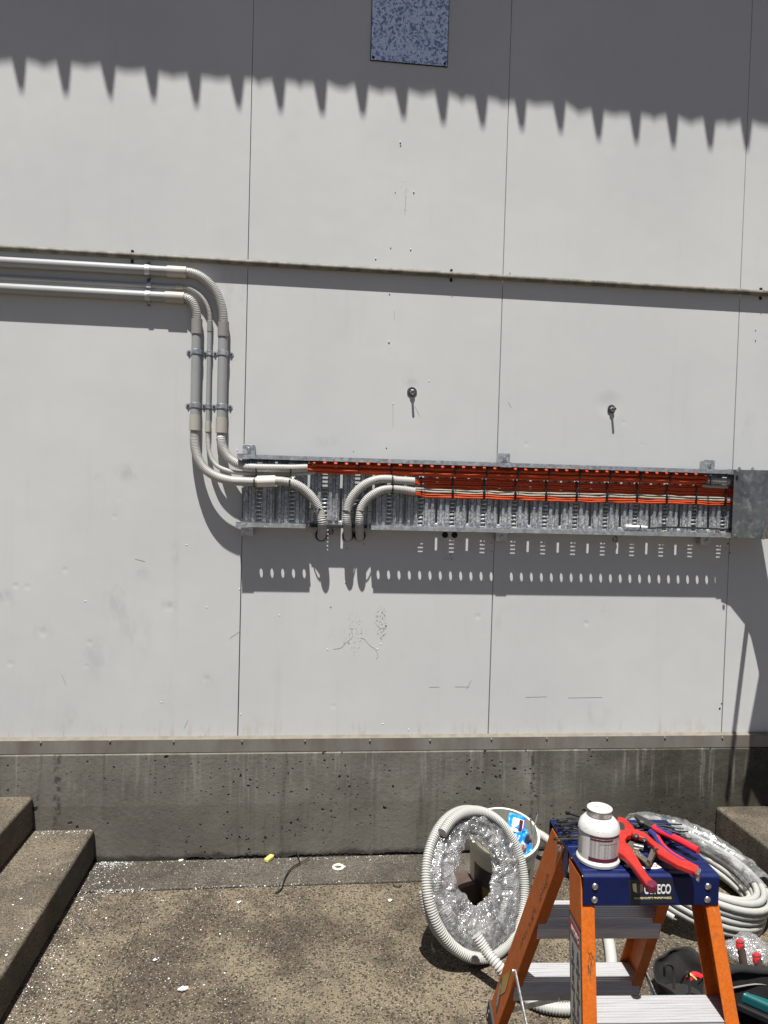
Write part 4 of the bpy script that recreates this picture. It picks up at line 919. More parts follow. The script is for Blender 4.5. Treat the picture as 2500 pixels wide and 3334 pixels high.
# small sheet of white label inside the front right rail
fr2 = rails['f', 1]
def FRI(u, z): y = YF(z); return LL(frx(z)-.0052, y+.010+u*.07, z)
mb = MB(); mb.prism([FRI(.02, .672), FRI(.5, .690), FRI(.5, .645), FRI(.02, .615)], -EX*.0004); il = mb.build('inner_label', 'white', fr2)
mb = MB(); mb.prism([FRI(.12, .652)-EX*.0006, FRI(.36, .66)-EX*.0006, FRI(.30, .643)-EX*.0006, FRI(.16, .638)-EX*.0006], -EX*.0002); mb.build('mark', 'stick', il)
# product label and marker scrawl on the rear left rail
rr_ = rails['r', -1]
def RRW(u, z): y = .48-.55*z; return LL(-(frx(z)+.0024), y+u*.105, z)
mb = MB(); mb.prism([RRW(.80, .235), RRW(.42, .315), RRW(.30, .215), RRW(.55, .165)], -EX*.0003); mb.build('gold_label', 'gold', rr_)
mb = MB(); mb.prism([RRW(.88, .215), RRW(.78, .225), RRW(.45, .145), RRW(.35, .085), RRW(.62, .115)], -EX*.0004); dl = mb.build('dark_label', 'stick', rr_)
mb = MB()
for k in range(6):
    z = .195-.014*k; mb.prism([RRW(.80-.04*k, z)-EX*.0006, RRW(.66-.04*k, z-.004)-EX*.0006, RRW(.66-.04*k, z-.011)-EX*.0006, RRW(.80-.04*k, z-.007)-EX*.0006], -EX*.0002)
mb.build('bar_mark', 'wlabel', dl)
random.seed(5)
for k in range(17):   # illegible marker letters up the rail
    if k in (5, 6, 11): continue
    z = .735-.0195*k; u = .22+.010*k+random.uniform(-.02, .02)
    P = [RRW(u+random.uniform(-.07, .11), z+random.uniform(-.008, .008))-EX*.0004 for _ in range(5)]
    mb = MB(); mb.tube(spline(P, .003), .0005, 4); mb.build('marker_stroke', 'ink', rr_)
# rubbed dirty patch on the front left flange
def FFL(u, z): y = YF(z); return LL(-frx(z)+u*.032, y-.0006, z)
random.seed(8)
for k in range(12):
    u, z = random.uniform(.45, .85), random.uniform(.66, .715); P = [FFL(u+random.uniform(-.1, .1), z+random.uniform(-.012, .012)) for _ in range(3)]
    mb = MB(); mb.tube(spline(P, .003), .0006, 4); mb.build('scuff', 'ink', fr)

# ================================================================== THINGS ON THE LADDER TOP
T = CZ+.0014
bp_ = G(1946, 2800, CZ)
bo = thing('glue_bottle', 'squat white plastic bottle with a maroon edged label on the ladder top', 'bottle', (bp_.x, bp_.y, T))
R0 = .0485
mb = MB(); mb.lathe([(.0001, 0), (R0-.002, 0), (R0+.0015, .002), (R0+.0022, .008), (R0, .0125), (R0-.002, .014), (R0-.0022, .074), (R0, .077), (R0-.0005, .082), (R0-.004, .093), (R0-.011, .101), (R0-.02, .106), (.0275, .108), (.0265, .111)], (bp_.x, bp_.y, T), (0, 0, 1), 48); mb.build('body', 'wplas', bo, smooth=True, angle=30)
mb = MB(); mb.lathe([(.0265, .110), (.0285, .1105), (.0288, .1235)], (bp_.x, bp_.y, T), (0, 0, 1), 40); ld_ = mb.build('lid_rim', 'lid', bo, smooth=True)
mb = MB(); mb.lathe([(.0287, .1225), (.0295, .1235), (.0295, .1255), (.028, .1268), (.0001, .1268)], (bp_.x, bp_.y, T), (0, 0, 1), 40); lid = mb.build('lid', 'wplas', bo, smooth=True, angle=30)
def cylpatch(a0, a1, z0, z1, r, mat, name, root, n=20):
    mb = MB(); vs = []
    for k in range(n+1):
        a = a0+(a1-a0)*k/n
        for z in (z0, z1): vs.append((bp_.x+r*cos(a), bp_.y+r*sin(a), T+z))
    mb.add(vs, [(2*i, 2*i+2, 2*i+3, 2*i+1) for i in range(n)]); return mb.build(name, mat, root, smooth=True)
A0, A1 = rad(222), rad(318)
lb = cylpatch(A0, A1, .018, .0735, R0-.0017, 'print', 'label', bo)
cylpatch(A0-.04, A1, .0165, .0245, R0-.0012, 'maroon', 'lower_band', lb); cylpatch(A0, A1, .0715, .0735, R0-.0012, 'maroon', 'upper_band', lb)
cylpatch(A0+.03, A1-.5, .0655, .069, R0-.0012, 'maroon', 'heading', lb); cylpatch(A0+.5, A1-.2, .0585, .064, R0-.0012, 'wlabel', 'panel', lb)
cylpatch(rad(160), rad(196), .025, .06, R0-.0016, 'wlabel', 'side_panel', bo)
for a, ch in ((rad(247), 'S'), (rad(260), 'O'), (rad(205), 'O'), (rad(274), 'V')):     # raised letters round the shoulder
    rr0 = R0-.0045; cpos = Vector((bp_.x+rr0*cos(a), bp_.y+rr0*sin(a), T+.0855)); ex = Vector((-sin(a), cos(a), 0)); ezz = Vector((-cos(a)*.45, -sin(a)*.45, .9))
    text(ch, .011, cpos-ex*.004+Vector((cos(a), sin(a), .3))*.002, ex, ezz, 'wplas', bo, 'embossed_letter', ext=.0012)
for k in range(3):
    m2 = MB(); 
    for j in range(6):
        if random.random() < .8: m2.box((bp_.x-.010+.0036*j+random.uniform(-.0005, .0005), bp_.y+.008-.0036*k-.0012*j, T+.127), (.0026, .0016, .0002))
    m2.build('date_stamp', 'lid', lid)

# PVC cutter
def PZ(pts, z): return [z7(x, y, z) for x, y in pts]
ct = thing('pipe_cutter', 'red ratchet pipe cutter lying open across the ladder top', 'cutter', z7(800, 480, T))
cz = T+.010
mb = MB(); mb.prism(PZ([(722, 262), (770, 268), (815, 300), (862, 352), (882, 392), (856, 424), (812, 436), (788, 470), (800, 508), (760, 520), (718, 520), (700, 440), (705, 340)], cz), (0, 0, .014)); mb.build('body', 'red', ct, bevel=.003, seg=3)
mb = MB(); mb.prism(PZ([(716, 505), (800, 506), (850, 560), (925, 690), (1000, 812), (1066, 868), (1072, 900), (1035, 915), (985, 896), (930, 822), (840, 695), (762, 615), (716, 585)], cz+.004), (0, 0, .016)); h1 = mb.build('handle', 'red', ct, bevel=.004, seg=3)
mb = MB(); mb.prism(PZ([(978, 862), (1040, 850), (1074, 880), (1076, 908), (1036, 922), (980, 904)], cz+.003), (0, 0, .018)); mb.build('grip_end', 'maroon', h1, bevel=.004)
hp = [(846, 378), (880, 372), (960, 402), (1012, 440), (1080, 502), (1200, 578), (1400, 684), (1446, 706), (1470, 752), (1455, 808), (1424, 786), (1396, 752), (1250, 694), (1082, 594), (1040, 522), (960, 452), (880, 432), (846, 408)]
mb = MB(); mb.prism(PZ(hp, cz+.010), (0, 0, .013)); h2 = mb.build('handle', 'red', ct, bevel=.003, seg=3)
mb = MB(); mb.prism(PZ([(1095, 560), (1200, 622), (1396, 716), (1424, 760), (1395, 748), (1250, 690), (1095, 596)], cz+.0085), (0, 0, .012)); mb.build('channel', 'dark', h2)
mb = MB(); mb.prism(PZ([(1428, 742), (1468, 742), (1468, 770), (1452, 812), (1424, 790)], cz+.009), (0, 0, .0155)); mb.build('latch', 'chrome', h2, bevel=.001)
for x, y in ((888, 392), (962, 428), (1052, 512), (1078, 515)):
    p = z7(x, y, cz+.023); m2 = MB(); r = .007 if x < 1000 else .003; m2.lathe([(r, -.002), (r, .002), (r*.7, .0035), (.0001, .0035)], p, (0, 0, 1), 14); m2.build('pivot', 'steel', h2, smooth=True)
mb = MB(); mb.prism(PZ([(800, 478), (832, 448), (878, 462), (886, 505), (935, 565), (1006, 622), (1014, 658), (1000, 668), (880, 575), (812, 520)], cz+.003), (0, 0, .004)); bl = mb.build('blade', 'blade', ct, bevel=.0006)
mb = MB(); mb.prism(PZ([(1022, 540), (1064, 570), (1050, 604), (1018, 660), (984, 636)], cz+.006), (0, 0, .010)); mb.build('blade_hook', 'blade', bl, bevel=.001)
mb = MB(); mb.tube([z7(870, 480, cz+.012), z7(955, 500, cz+.012)], .007, 12); mb.build('spring', 'chrome', ct, smooth=True)
# scrap of printed sticker under the cutter
mb = MB(); mb.prism(PZ([(776, 655), (850, 648), (960, 672), (1040, 640), (1062, 636), (1100, 656), (1118, 680), (1060, 690), (940, 686), (800, 672)], T+.0008), (0, 0, .0006)); sp = tag(mb.build('paper_scrap', 'white'), 'torn white sticker with a red ring beneath the cutter', 'sticker')
c_ = z7(1046, 658, T+.0016); mb = MB(); mb.tube([c_+Vector((.007*cos(a), .006*sin(a), 0)) for a in [2*pi*k/16 for k in range(16)]], .0011, 5, closed=True); mb.build('red_ring', 'hred', sp)

# pliers
plr = thing('pliers', 'pliers with red and blue grips lying on the ladder top', 'pliers', z7(1000, 330, T))
pz = T+.019
mb = MB(); mb.prism(PZ([(866, 228), (900, 230), (960, 258), (1030, 296), (1080, 336), (1064, 356), (1000, 338), (940, 306), (902, 268)], pz), (0, 0, .011)); mb.build('jaw', 'steel', plr, bevel=.002)
p = z7(940, 268, pz+.011); mb = MB(); mb.lathe([(.006, -.001), (.006, .002), (.0001, .003)], p, (0, 0, 1), 14); mb.build('pivot', 'bolt', plr)
mb = MB(); mb.tube(spline(PZ([(1015, 355), (1060, 395), (1105, 470), (1180, 545), (1270, 605), (1322, 632)], pz+.008), .004), [.0072]*0 or .0075, 10); g1 = mb.build('grip', 'hblue', plr, smooth=True)
mb = MB(); mb.tube(spline(PZ([(1080, 400), (1122, 468), (1195, 540), (1282, 596), (1326, 620)], pz+.0105), .004), .0056, 10); mb.build('grip_inlay', 'hred', g1, smooth=True)
mb = MB(); mb.tube(spline(PZ([(1050, 318), (1100, 350), (1200, 395), (1320, 455), (1400, 500), (1446, 522)], pz+.008), .004), .0088, 12); g2 = mb.build('grip', 'hred', plr, smooth=True)
mb = MB(); mb.tube(spline(PZ([(1070, 318), (1120, 345), (1220, 392)], pz+.012), .004), .0058, 10); mb.build('grip_inlay', 'hblue', g2, smooth=True)

# loose black ties in two heaps
random.seed(11)
def looseties(n, x0, x1, y0, y1, ang, spread, length, label, group, lift=.002):
    for i in range(n):
        x, y = random.uniform(x0, x1), random.uniform(y0, y1); a = ang+random.uniform(-spread, spread); z = T+lift+i*.00042
        c0 = z7(x, y, z); d = Vector((cos(a), sin(a), 0))*length*random.uniform(.6, 1); b = random.uniform(-.008, .008); nrm = Vector((-d.y, d.x, 0)).normalized()
        P = spline([c0-d/2, c0+nrm*b+Vector((0, 0, .003)), c0+d/2], .008)
        mb = MB(); mb.tube(P, .0019, 5); mb.box(P[0], (.007, .0055, .005), Matrix.Rotation(a, 3, 'Z'))
        tag(mb.build('cable_tie', 'black'), label, 'cable tie', group)
looseties(26, 270, 400, 240, 430, rad(5), .35, .075, 'loose black tie in the heap left of the bottle', 'loose ties behind the bottle')
looseties(30, 960, 1200, 280, 470, rad(-8), .3, .12, 'loose black tie in the heap under the pliers', 'loose ties under the pliers')
mb = MB(); a, b = z7(270, 185, T+.03), z7(385, 222, T+.014); mb.tube([a, b, z7(430, 250, T+.010)], .0026, 6); mb.box(a, (.010, .008, .008)); tag(mb.build('cable_tie', 'black'), 'single black tie sticking out at the back behind the bottle', 'cable tie')
# drip blob of black adhesive tie bunch between bottle and cutter
mb = MB(); P = spline([z7(722, 268, T+.01), z7(758, 300, T+.02), z7(762, 345, T+.02), z7(742, 372, T+.012)], .004); mb.tube(P, .007, 8); tag(mb.build('rubber_strap', 'rubber', smooth=True), 'short black rubber strap between the bottle and the cutter', 'strap')

# ================================================================== COIL OF CONDUIT LEANING ON THE BUCKET
cC = Vector((.9798, -.7253, .2492)); cA = Vector((.8199, .5726, 0)); cU = Vector((-.2378, .3405, .9097)); cN = Vector((.5208, -.7458, .4154))
coil = thing('conduit_coil', 'upright coil of pale ribbed conduit with crumpled clear wrap inside', 'conduit coil', (cC.x, cC.y, 0))
RC = .272
def cp(a, R, n): return cC+cA*(R*cos(a))+cU*(R*sin(a))+cN*n
mb = MB(); P = []
for k in range(0, 43): # nearly two outer turns, the first one in front, running clockwise from the top left
    a = rad(122-k*16); P.append(cp(a, RC-.0215-.004*sin(a*1.3)-.003*max(0, 1-k/2)-.010*max(0, (k-36)/6), .030-.048*min(1, k/30)-.012*max(0, (k-34)/8)))
corr(mb, P, .0200, .0085, .0032, 16); mb.build('outer_turn', 'flexc', coil, smooth=True, angle=38)
mb = MB(); P = []
for k in range(0, 60):
    a = rad(-170+k*15.5); P.append(cp(a, RC-.060-.034*min(1, k/45)-.004*cos(a*2), -.014-.010*sin(k*.21)))
corr(mb, P, .0195, .0085, .0032, 14); mb.build('inner_turn', 'flexc', coil, smooth=True, angle=38)
# crumpled wrap: a crinkled band over the inner turns, every facet its own small mirror
random.seed(17)
mb = MB(); NU, NV = 210, 48
for i in range(NU):
    a = 2*pi*i/NU
    rin = .104+.034*sin(a)+.014*sin(2*a+.9)+.007*sin(5*a)-.018*cos(2*a); rout = RC-.040+.005*sin(3*a)
    for j in range(NV):
        b = 2*pi*j/NV; rm, rh = (rin+rout)/2, (rout-rin)/2
        q = cp(a, rm+rh*cos(b), .006+.028*sin(b))
        w_ = noise.noise(q*9)*.013+noise.noise(Vector((a*4, b*1.2, 3)))*.011+noise.noise(Vector((a*10, b*2.5, 9)))*.006+noise.noise(q*48)*.006+random.uniform(-.0017, .0017)
        t_ = (cU*cos(a)-cA*sin(a))*random.uniform(-.0018, .0018)
        mb.v.append(q+(cN*sin(b)+(cA*cos(a)+cU*sin(a))*cos(b))*w_+t_)
for i in range(NU):
    for j in range(NV):
        A_, B_, C_, D_ = i*NV+j, ((i+1) % NU)*NV+j, ((i+1) % NU)*NV+(j+1) % NV, i*NV+(j+1) % NV
        mb.f += [(A_, B_, C_), (A_, C_, D_)] if random.random() < .5 else [(A_, B_, D_), (B_, C_, D_)]
mb.build('clear_wrap', 'wrap', coil)

# loose length of the same conduit snaking on the ground behind the ladder
fc = [G(1550, 3045, .17), G(1580, 3092, .13), G(1618, 3140, .10), G(1655, 3185, .06), G(1700, 3240, .026), G(1770, 3276, .024), G(1860, 3284, .024), G(1930, 3262, .024), G(1972, 3222, .024), G(1990, 3150, .024), G(1985, 3080, .024), G(1968, 3000, .026), G(1940, 2930, .03), G(1890, 2850, .06), G(1830, 2775, .10), G(1775, 2728, .13), G(1735, 2705, .14)]
mb = MB(); corr(mb, fc, .0205, .0095, .0034, 16); tag(mb.build('flexible_conduit', 'flexw', smooth=True, angle=38), 'loose white ribbed conduit looping on the ground behind the ladder', 'conduit')

# ---- bucket with bits and pieces
bA = Vector((-.05, -.31, 1)).normalized(); bB = Vector((1.176, -.372, .014))
bk = thing('bucket', 'tilted cream plastic bucket behind the upright coil', 'bucket', bB)
H = .305
mb = MB(); mb.lathe([(.0001, .004), (.124, 0), (.129, .004), (.141, H-.052), (.147, H-.050), (.147, H-.040), (.1405, H-.036), (.142, H-.012), (.149, H-.008), (.149, H), (.140, H), (.137, H-.05), (.126, .012), (.0001, .012)], bB, bA, 48); mb.build('body', 'bucket', bk, smooth=True, angle=30)
def bpatch(a0, a1, h0, h1, mat, name, root, off=.0006, n=16):
    u = perp(bA); v = bA.cross(u); mb = MB(); vs = []
    for k in range(n+1):
        a = a0+(a1-a0)*k/n
        for h in (h0, h1):
            r = .129+.012*(h-.004)/(H-.056)+off; vs.append(bB+bA*h+(u*cos(a)+v*sin(a))*r)
    mb.add(vs, [(2*i, 2*i+2, 2*i+3, 2*i+1) for i in range(n)]); return mb.build(name, mat, root, smooth=True)
u_, v_ = perp(bA), bA.cross(perp(bA))
def bang(wdir): wdir = Vector(wdir); return math.atan2(wdir.dot(v_), wdir.dot(u_))
ac = bang((-.25, -1, 0))
lb_ = bpatch(ac-1.0, ac+.95, .02, .21, 'blabel', 'label', bk); bpatch(ac-.62, ac+.2, .025, .115, 'tanlab', 'label_panel', lb_, .0012); bpatch(ac-.3, ac+.05, .14, .17, 'wlabel', 'label_print', lb_, .0012)
mb = MB(); hb = bang((.55, .85, 0)); P = [bB+bA*(H-.045)+(u_*cos(a)+v_*sin(a))*.152-bA*(.12*sin((a-hb+pi/2))) for a in [hb-pi/2+pi*k/16 for k in range(17)]]; mb.tube(spline(P, .01), .0022, 6); mb.build('handle', 'steel', bk, smooth=True)
def bin_(x, y, h): return bB+bA*h+Vector((x, y, 0))
rb = Matrix.Rotation(rad(-28), 3, 'Y') @ Matrix.Rotation(rad(-38), 3, 'X')
def pillow(c, sx, sy, th, R, seed, n=22):
    mb = MB(); off = Vector((seed, seed*2, 0))
    for sgn in (1, -1):
        for i in range(n+1):
            for j in range(n+1):
                u, v = i/n*2-1, j/n*2-1; e = max(0, (1-u**4)*(1-v**4))**.5
                q = Vector((u*sx*(1-.05*abs(v)), v*sy, sgn*th*e)); w_ = noise.noise(q*45+off)*.012*(.3+e)+noise.noise(q*110+off)*.005
                mb.v.append(Vector(c)+R @ (q+Vector((w_*.4, -w_*.3, w_))))
    m = (n+1)*(n+1)
    for k in (0, m):
        for i in range(n):
            for j in range(n): mb.f.append((k+i*(n+1)+j, k+(i+1)*(n+1)+j, k+(i+1)*(n+1)+j+1, k+i*(n+1)+j+1))
    return mb
pR = Matrix.Rotation(rad(18), 3, 'Y') @ Matrix.Rotation(rad(62), 3, 'X'); pc = bin_(.050, .012, H-.01)
pk = tag(pillow(pc, .040, .075, .010, pR, 1).build('packet', 'bluep', smooth=True, angle=50), 'bright blue packet standing in the bucket', 'packet')
mb = MB(); mb.box(pc+pR @ Vector((.002, .030, .0155)), (.05, .055, .001), pR); sl = mb.build('packet_label', 'white', pk)
mb = MB(); mb.box(pc+pR @ Vector((.015, .032, .0163)), (.016, .046, .001), pR); mb.build('packet_stripe', 'maroon', pk)
pR2 = Matrix.Rotation(rad(-10), 3, 'Y') @ Matrix.Rotation(rad(50), 3, 'X')
tag(pillow(bin_(.070, -.035, H-.045), .042, .055, .012, pR2, 7).build('packet', 'bluep', smooth=True, angle=50), 'crumpled blue packet lower in the bucket, in front of the other', 'packet')
for dx, dy, l, m_, nm, lb in ((.075, -.06, .10, 'oplas', 'screwdriver', 'orange handled tool standing in the bucket'), (.092, -.04, .15, 'steel', 'screwdriver', 'dark steel tool standing beside the orange handle in the bucket'), (.105, -.03, .12, 'maroon', 'screwdriver', 'dark red handled tool at the right of the bucket'), (.06, -.075, .13, 'white', 'screwdriver', 'white handled tool left of the orange handle in the bucket')):
    a = bin_(dx-.02, dy+.01, H-.14); b = bin_(dx, dy, H-.14+l); o = thing(nm, lb, 'tool', a, 'tools standing in the bucket')
    mb = MB(); mb.tube([a, a.lerp(b, .5)], .003, 8); mb.build('shaft', 'steel', o, smooth=True)
    mb = MB(); mb.tube([a.lerp(b, .45), a.lerp(b, .55), a.lerp(b, .9), b], [.006, .0095, .0095, .006], 12); mb.build('handle', m_, o, smooth=True)
tt = bin_(.118, -.01, H-.01)
random.seed(4)
bt = thing('tie_bunch', 'bunch of grey ties sticking up at the bucket rim', 'cable ties', tt)
for k in range(7):
    mb = MB(); e = Vector((.02*random.uniform(-1, 1.4), random.uniform(-.01, .01), .085*random.uniform(.75, 1.1))); mb.bar(tt-e*.5, tt+e, .0045, .0012, (0, 1, 0)); mb.build('strip', 'pvcgrey', bt)
# bagged fittings and a dark box seen through the coil
mb = MB(); mb.box((.975, -.43, .045), (.16, .12, .085), Matrix.Rotation(rad(25), 3, 'Z')); db = tag(mb.build('parts_box', 'darkbox', bevel=.004), 'small dark box on the ground behind the upright coil', 'box')
mb = MB(); mb.box((.955, -.485, .075), (.07, .01, .02), Matrix.Rotation(rad(25), 3, 'Z')); mb.build('flap', 'pvcgrey', db)

# ================================================================== LARGE COIL AT THE RIGHT
kC = Vector((1.9976, -.515, .2105)); kN = Vector((.2695, -.1009, 1)).normalized(); kU = Vector((0, 1, 0)).cross(kN).normalized(); kV = kN.cross(kU)
big = thing('pipe_coil', 'stacked coil of thick white pipe lying tilted at the right, half in clear film', 'conduit coil', (kC.x, kC.y, 0))
def kp(a, R, h): return kC+(kU*cos(a)+kV*sin(a))*R+kN*h
r_ = .0128
def coilturn(R, h0, turns, a0, name):
    mb = MB(); P = []; n = int(turns*40)
    for k in range(n+1):
        a = a0+2*pi*k/40; P.append(kp(a, R+.0022*sin(a*1.7+h0*90), h0-r_*2.02*k/40))
    mb.tube(P, r_, 10); return mb.build(name, 'flexc', big, smooth=True)
coilturn(.297, -.010, 5.6, .3, 'outer_turns'); coilturn(.2705, -.004, 5.4, 2.2, 'middle_turns'); coilturn(.243, -.018, 4.3, 4.0, 'inner_turns')
mb = MB(); corr(mb, [kp(rad(205+k*9), .225-.012*sin(k*.7), -.01-.004*k) for k in range(18)], .0125, .0062, .0012); mb.build('loose_turn', 'flexc', big, smooth=True, angle=80)
# clear film over the far side and top
mb = MB(); NU, NV = 170, 26
for i in range(NU+1):
    a = rad(-20+i*165/NU)
    for j in range(NV+1):
        b = rad(-50+j*235/NV); q = kp(a, .272+.052*cos(b), -.045+.068*sin(b)); w_ = .010*noise.noise(q*11)+.006*noise.noise(q*31)+.003*noise.noise(q*70)
        mb.v.append(q+((kU*cos(a)+kV*sin(a))*cos(b)+kN*sin(b))*w_)
for i in range(NU):
    for j in range(NV): mb.f.append((i*(NV+1)+j, (i+1)*(NV+1)+j, (i+1)*(NV+1)+j+1, i*(NV+1)+j+1))
mb.build('clear_film', 'wrap2', big, smooth=True, angle=180)
# spare clear bag slumped in front of the coil
mb = MB(); NU, NV = 64, 34; c0 = G(2440, 3092, .045)
for i in range(NU):
    for j in range(NV+1):
        a = 2*pi*i/NU; b = pi*j/NV; q = c0+Vector((  .085*sin(b)*cos(a), .06*sin(b)*sin(a), .045*cos(b))); w_ = 1+.35*noise.noise(q*16)+.16*noise.noise(q*40)+random.uniform(-.03, .03); p = c0+(q-c0)*w_; p.z = max(p.z, .004); mb.v.append(p)
for i in range(NU):
    for j in range(NV): mb.f.append((i*(NV+1)+j, ((i+1) % NU)*(NV+1)+j, ((i+1) % NU)*(NV+1)+j+1, i*(NV+1)+j+1))
tag(mb.build('plastic_bag', 'wrap2'), 'slumped clear plastic bag between the white pipe coil and the black bag', 'plastic bag')

# ================================================================== BLACK BAGS
bgC = G(2560, 3300, .30); bgC.z = 0
bag = thing('tool_bag', 'open black cloth tool bag at the bottom right corner', 'tool bag', bgC)
RX, RY = .215, .19
def bell(a, z, k=1.0): return bgC+Vector((RX*k*cos(a), RY*k*sin(a), z))
mb = MB(); NU = 56; prof = [(.94, .004), (1.0, .03), (1.03, .15), (1.0, .28), (1.0, .30), (.96, .302), (.95, .28), (.95, .05), (.6, .02), (.01, .02)]
for i in range(NU):
    a = 2*pi*i/NU
    for k, z in prof:
        p = bell(a, z, k); w_ = .010*noise.noise(p*9); mb.v.append(p+Vector((cos(a), sin(a), 0))*w_)
m_ = len(prof)
for i in range(NU):
    for j in range(m_-1): mb.f.append((i*m_+j, ((i+1) % NU)*m_+j, ((i+1) % NU)*m_+j+1, i*m_+j+1))
mb.build('body', 'bag', bag, smooth=True, angle=60)
mb = MB(); mb.tube([bell(2*pi*k/56, .300+.004*sin(k*.9), .985) for k in range(56)], .0125, 10, closed=True); mb.build('rim', 'bag', bag, smooth=True)
mb = MB(); mb.tube([bell(2*pi*k/56, .255+.004*sin(k*.7), .952) for k in range(56)], .0022, 6, closed=True); mb.build('seam', 'pvcgrey', bag, smooth=True)
# teal tool in the bag
tp = G(2478, 3262, .20); tl = thing('power_tool', 'teal and black power tool inside the black bag', 'power tool', tp)
Rz = Matrix.Rotation(rad(-27), 3, 'Z') @ Matrix.Rotation(rad(12), 3, 'Y')
mb = MB(); mb.box(tp, (.12, .05, .035), Rz); mb.build('housing', 'teal', tl, bevel=.010, seg=3)
mb = MB(); mb.box(tp+Rz @ Vector((0, -.008, -.026)), (.135, .062, .02), Rz); mb.build('battery', 'black', tl, bevel=.004)
mb = MB(); mb.lathe([(.012, 0), (.012, .006), (.0001, .007)], tp+Rz @ Vector((-.048, -.004, .016)), (0, -.3, 1), 14); mb.build('button', 'chrome', tl, smooth=True)
mb = MB(); mb.tube([tp+Rz @ Vector((.02, 0, -.03)), tp+Rz @ Vector((.03, .01, -.16))], .02, 12); mb.build('handle', 'black', tl, smooth=True)
for (px, py, z, l), lb in (((2408, 3064, .275, .16), 'taller red grip standing against the rim of the black bag'), ((2463, 3108, .29, .14), 'shorter red grip at the right behind the black bag rim')):
    a = G(px, py, z); o = thing('hand_tool', lb, 'tool', a, 'red grips behind the bag'); d = Vector((.02, -.03, -l))
    mb = MB(); mb.tube(spline([a, a+d*.08, a+d*.5, a+d], .01), [.0095]*0 or .0125, 12); hd = mb.build('grip', 'darkbox', o, smooth=True)
    mb = MB(); mb.lathe([(.0001, .006), (.008, .004), (.0132, -.004), (.0134, -.024)], a, (-.1, .1, 1), 14); mb.build('grip_end', 'hred', o, smooth=True)
# small black pouch seen through the ladder
pC = G(2222, 3205, .04); pC.z = 0
po = thing('tool_pouch', 'small black tool pouch gaping open under the ladder', 'pouch', pC)
mb = MB(); NU, NV = 44, 12
for i in range(NU):
    a = 2*pi*i/NU
    for j in range(NV+1):
        t_ = j/NV; k = .75+.4*t_-.1*t_*t_; z = .004+.105*t_*(.75+.35*sin(a*1.0+.6)); p = pC+Vector((.095*k*cos(a), .075*k*sin(a), z)); p += Vector((noise.noise(p*20), noise.noise(p*20+Vector((5, 0, 0))), noise.noise(p*18+Vector((0, 9, 0)))))*.022*t_; p.z = max(p.z, .004); mb.v.append(p)
for i in range(NU):
    for j in range(NV): mb.f.append((i*(NV+1)+j, ((i+1) % NU)*(NV+1)+j, ((i+1) % NU)*(NV+1)+j+1, i*(NV+1)+j+1))
mb.f.append(tuple(i*(NV+1) for i in reversed(range(NU))))
mb.build('pocket', 'bag', po, smooth=True, angle=60, solid=.004)
for k in range(5):
    a = rad(200+k*40); p = pC+Vector((.085*cos(a), .07*sin(a), .09)); mb = MB(); mb.tube(spline([p, p+Vector((.02*cos(a+1), .02*sin(a), .045)), p+Vector((.035, .01, .02)), p+Vector((.03, -.01, -.04))], .006), .0045, 6); mb.build('strap', 'bag', po, smooth=True)
q = G(2240, 3190, .09)
mb = MB(); mb.tube(spline([q, q+Vector((.03, .01, .01)), q+Vector((.06, 0, .0))], .006), .010, 8); tag(mb.build('rag', 'hred', smooth=True), 'scrap of red cloth inside the small black pouch', 'rag')
q = G(2256, 3180, .10); mb = MB(); mb.box(q, (.03, .012, .006), Matrix.Rotation(rad(40), 3, 'Y')); tag(mb.build('tape_scrap', 'foam', bevel=.002), 'yellow scrap inside the small black pouch', 'scrap')

# ================================================================== LITTER ON THE GROUND
def Z5(x, y): return x*.78361, 2350+y*.78361
p = G(*Z5(1118, 568), .012); mb = MB(); Rr = Matrix.Rotation(rad(58), 3, 'Z'); mb.box(p, (.052, .024, .02), Rr); tag(mb.build('foam_plug', 'foam', bevel=.006, seg=3), 'pale yellow foam stub on the ground by the wall', 'foam plug')
rp = G(*Z5(1405, 604), .006)
mb = MB(); P = [rp+Vector((.022*cos(a), .020*sin(a), 0)) for a in [2*pi*k/24 for k in range(24)]]; mb.tube(P, .006, 8, closed=True); o = tag(mb.build('plastic_ring', 'cream', smooth=True), 'cream plastic ring with a small tab on the ground', 'ring')
mb = MB(); mb.prism([rp+Vector(q_) for q_ in ((.018, .012, -.004), (.036, .006, -.004), (.030, -.002, -.004))], (0, 0, .005)); mb.build('tab', 'cream', o)
tw = thing('twig', 'thin forked dry twig lying across the paving joint', 'twig', G(*Z5(1190, 640)))
mb = MB(); mb.tube(spline([G(*Z5(1145, 712), .006), G(*Z5(1168, 692), .01), G(*Z5(1185, 645), .014), G(*Z5(1210, 608), .014), G(*Z5(1248, 585), .012)], .008), .0030, 6); mb.build('stem', 'twig', tw, smooth=True)
mb = MB(); mb.tube(spline([G(*Z5(1248, 585), .012), G(*Z5(1268, 575), .016), G(*Z5(1286, 560), .02)], .008), .0022, 6); mb.build('branch', 'twig', tw)
mb = MB(); mb.tube(spline([G(*Z5(1246, 584), .012), G(*Z5(1240, 562), .02), G(*Z5(1231, 536), .03)], .008), .0022, 6); mb.build('branch', 'twig', tw)
mb = MB(); mb.tube(spline([G(*Z5(1632, 664), .006), G(*Z5(1636, 680), .006), G(*Z5(1656, 684), .006), G(*Z5(1668, 676), .008)], .005), .0024, 6); tag(mb.build('wire_scrap', 'rubber', smooth=True), 'curl of black wire on the paving joint beside the coil', 'wire')
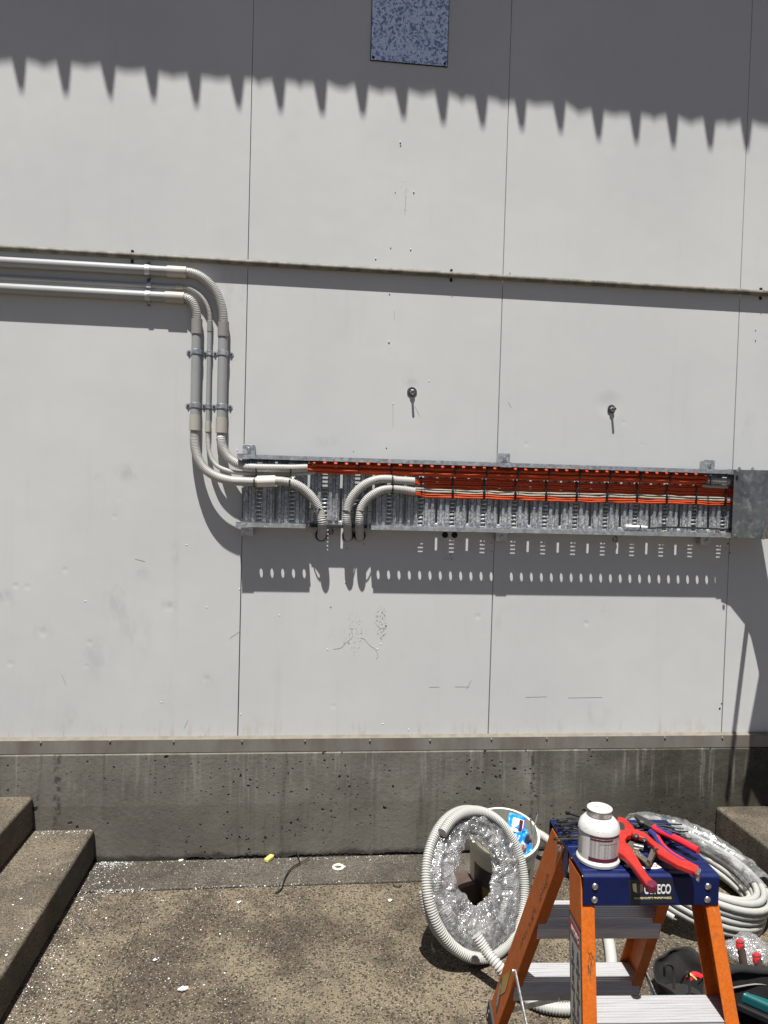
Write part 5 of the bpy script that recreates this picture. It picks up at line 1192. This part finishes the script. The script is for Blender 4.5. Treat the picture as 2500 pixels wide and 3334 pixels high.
def flake(mb, p, s, rz):
    n = random.randint(4, 6); P = [p+Vector((s*random.uniform(.6, 1)*cos(2*pi*k/n+rz), s*random.uniform(.5, 1)*sin(2*pi*k/n+rz), random.uniform(0, s*.3))) for k in range(n)]; mb.prism(P, (0, 0, max(.0008, s*.25)))
random.seed(21)
for (x, y, s), lb in (((757, 1118, .017), 'largest white flake alone on the brown paving'), ((990, 752, .009), 'white flake on a dark oil spot of the paving'), ((750, 578, .010), 'white flake near the foot of the wall by the steps'), ((642, 993, .008), 'white flake midway between the steps and the large flake'), ((1618, 744, .010), 'white flake just left of the upright coil')):
    mb = MB(); flake(mb, G(*Z5(x, y), .003), s, 0); flake(mb, G(*Z5(x, y), .003)+Vector((s*.7, s*.5, 0)), s*.7, 1); tag(mb.build('paint_flake', 'chip'), lb, 'flake', 'white flakes on the paving')
mb = MB(); n_ = 0
while n_ < 1900:
    r0 = random.random()
    if r0 < .42:      # drift along the foot of the lowest step
        y = random.uniform(-1.25, -.05); x = -.625+abs(random.gauss(0, .085))
    elif r0 < .60:    # packed in the joint
        x = random.choice((random.uniform(-.6, -.3), random.uniform(-.15, .35), random.uniform(-.55, -.35))); y = -.281+.01*x+random.gauss(0, .006)
    elif r0 < .70: x = -.6+abs(random.gauss(0, .07)); y = -.045-abs(random.gauss(0, .03))
    elif r0 < .78: x = random.uniform(-.6, .8); y = -.05-abs(random.gauss(0, .02))
    else: x = -.6+abs(random.gauss(0, .55)); y = random.uniform(-1.3, -.05)
    if r0 >= .42 and r0 < .6 and random.random() < .2: continue
    s = .0008+random.expovariate(1/.0008); flake(mb, Vector((x, y, .0035 if y > -.285 else .0008)), min(s, .005), random.random()*6); n_ += 1
for i in range(260):
    x = random.uniform(-.9, -.64); y = random.uniform(-1.0, -.05) if random.random() < .6 else -.05-abs(random.gauss(0, .02)); flake(mb, Vector((x, y, .156)), .0009+random.expovariate(1/.0007), random.random()*6)
tag(mb.build('plaster_crumbs', 'chip'), 'fine white crumbs scattered along the steps and joint', 'crumbs', kind='stuff')
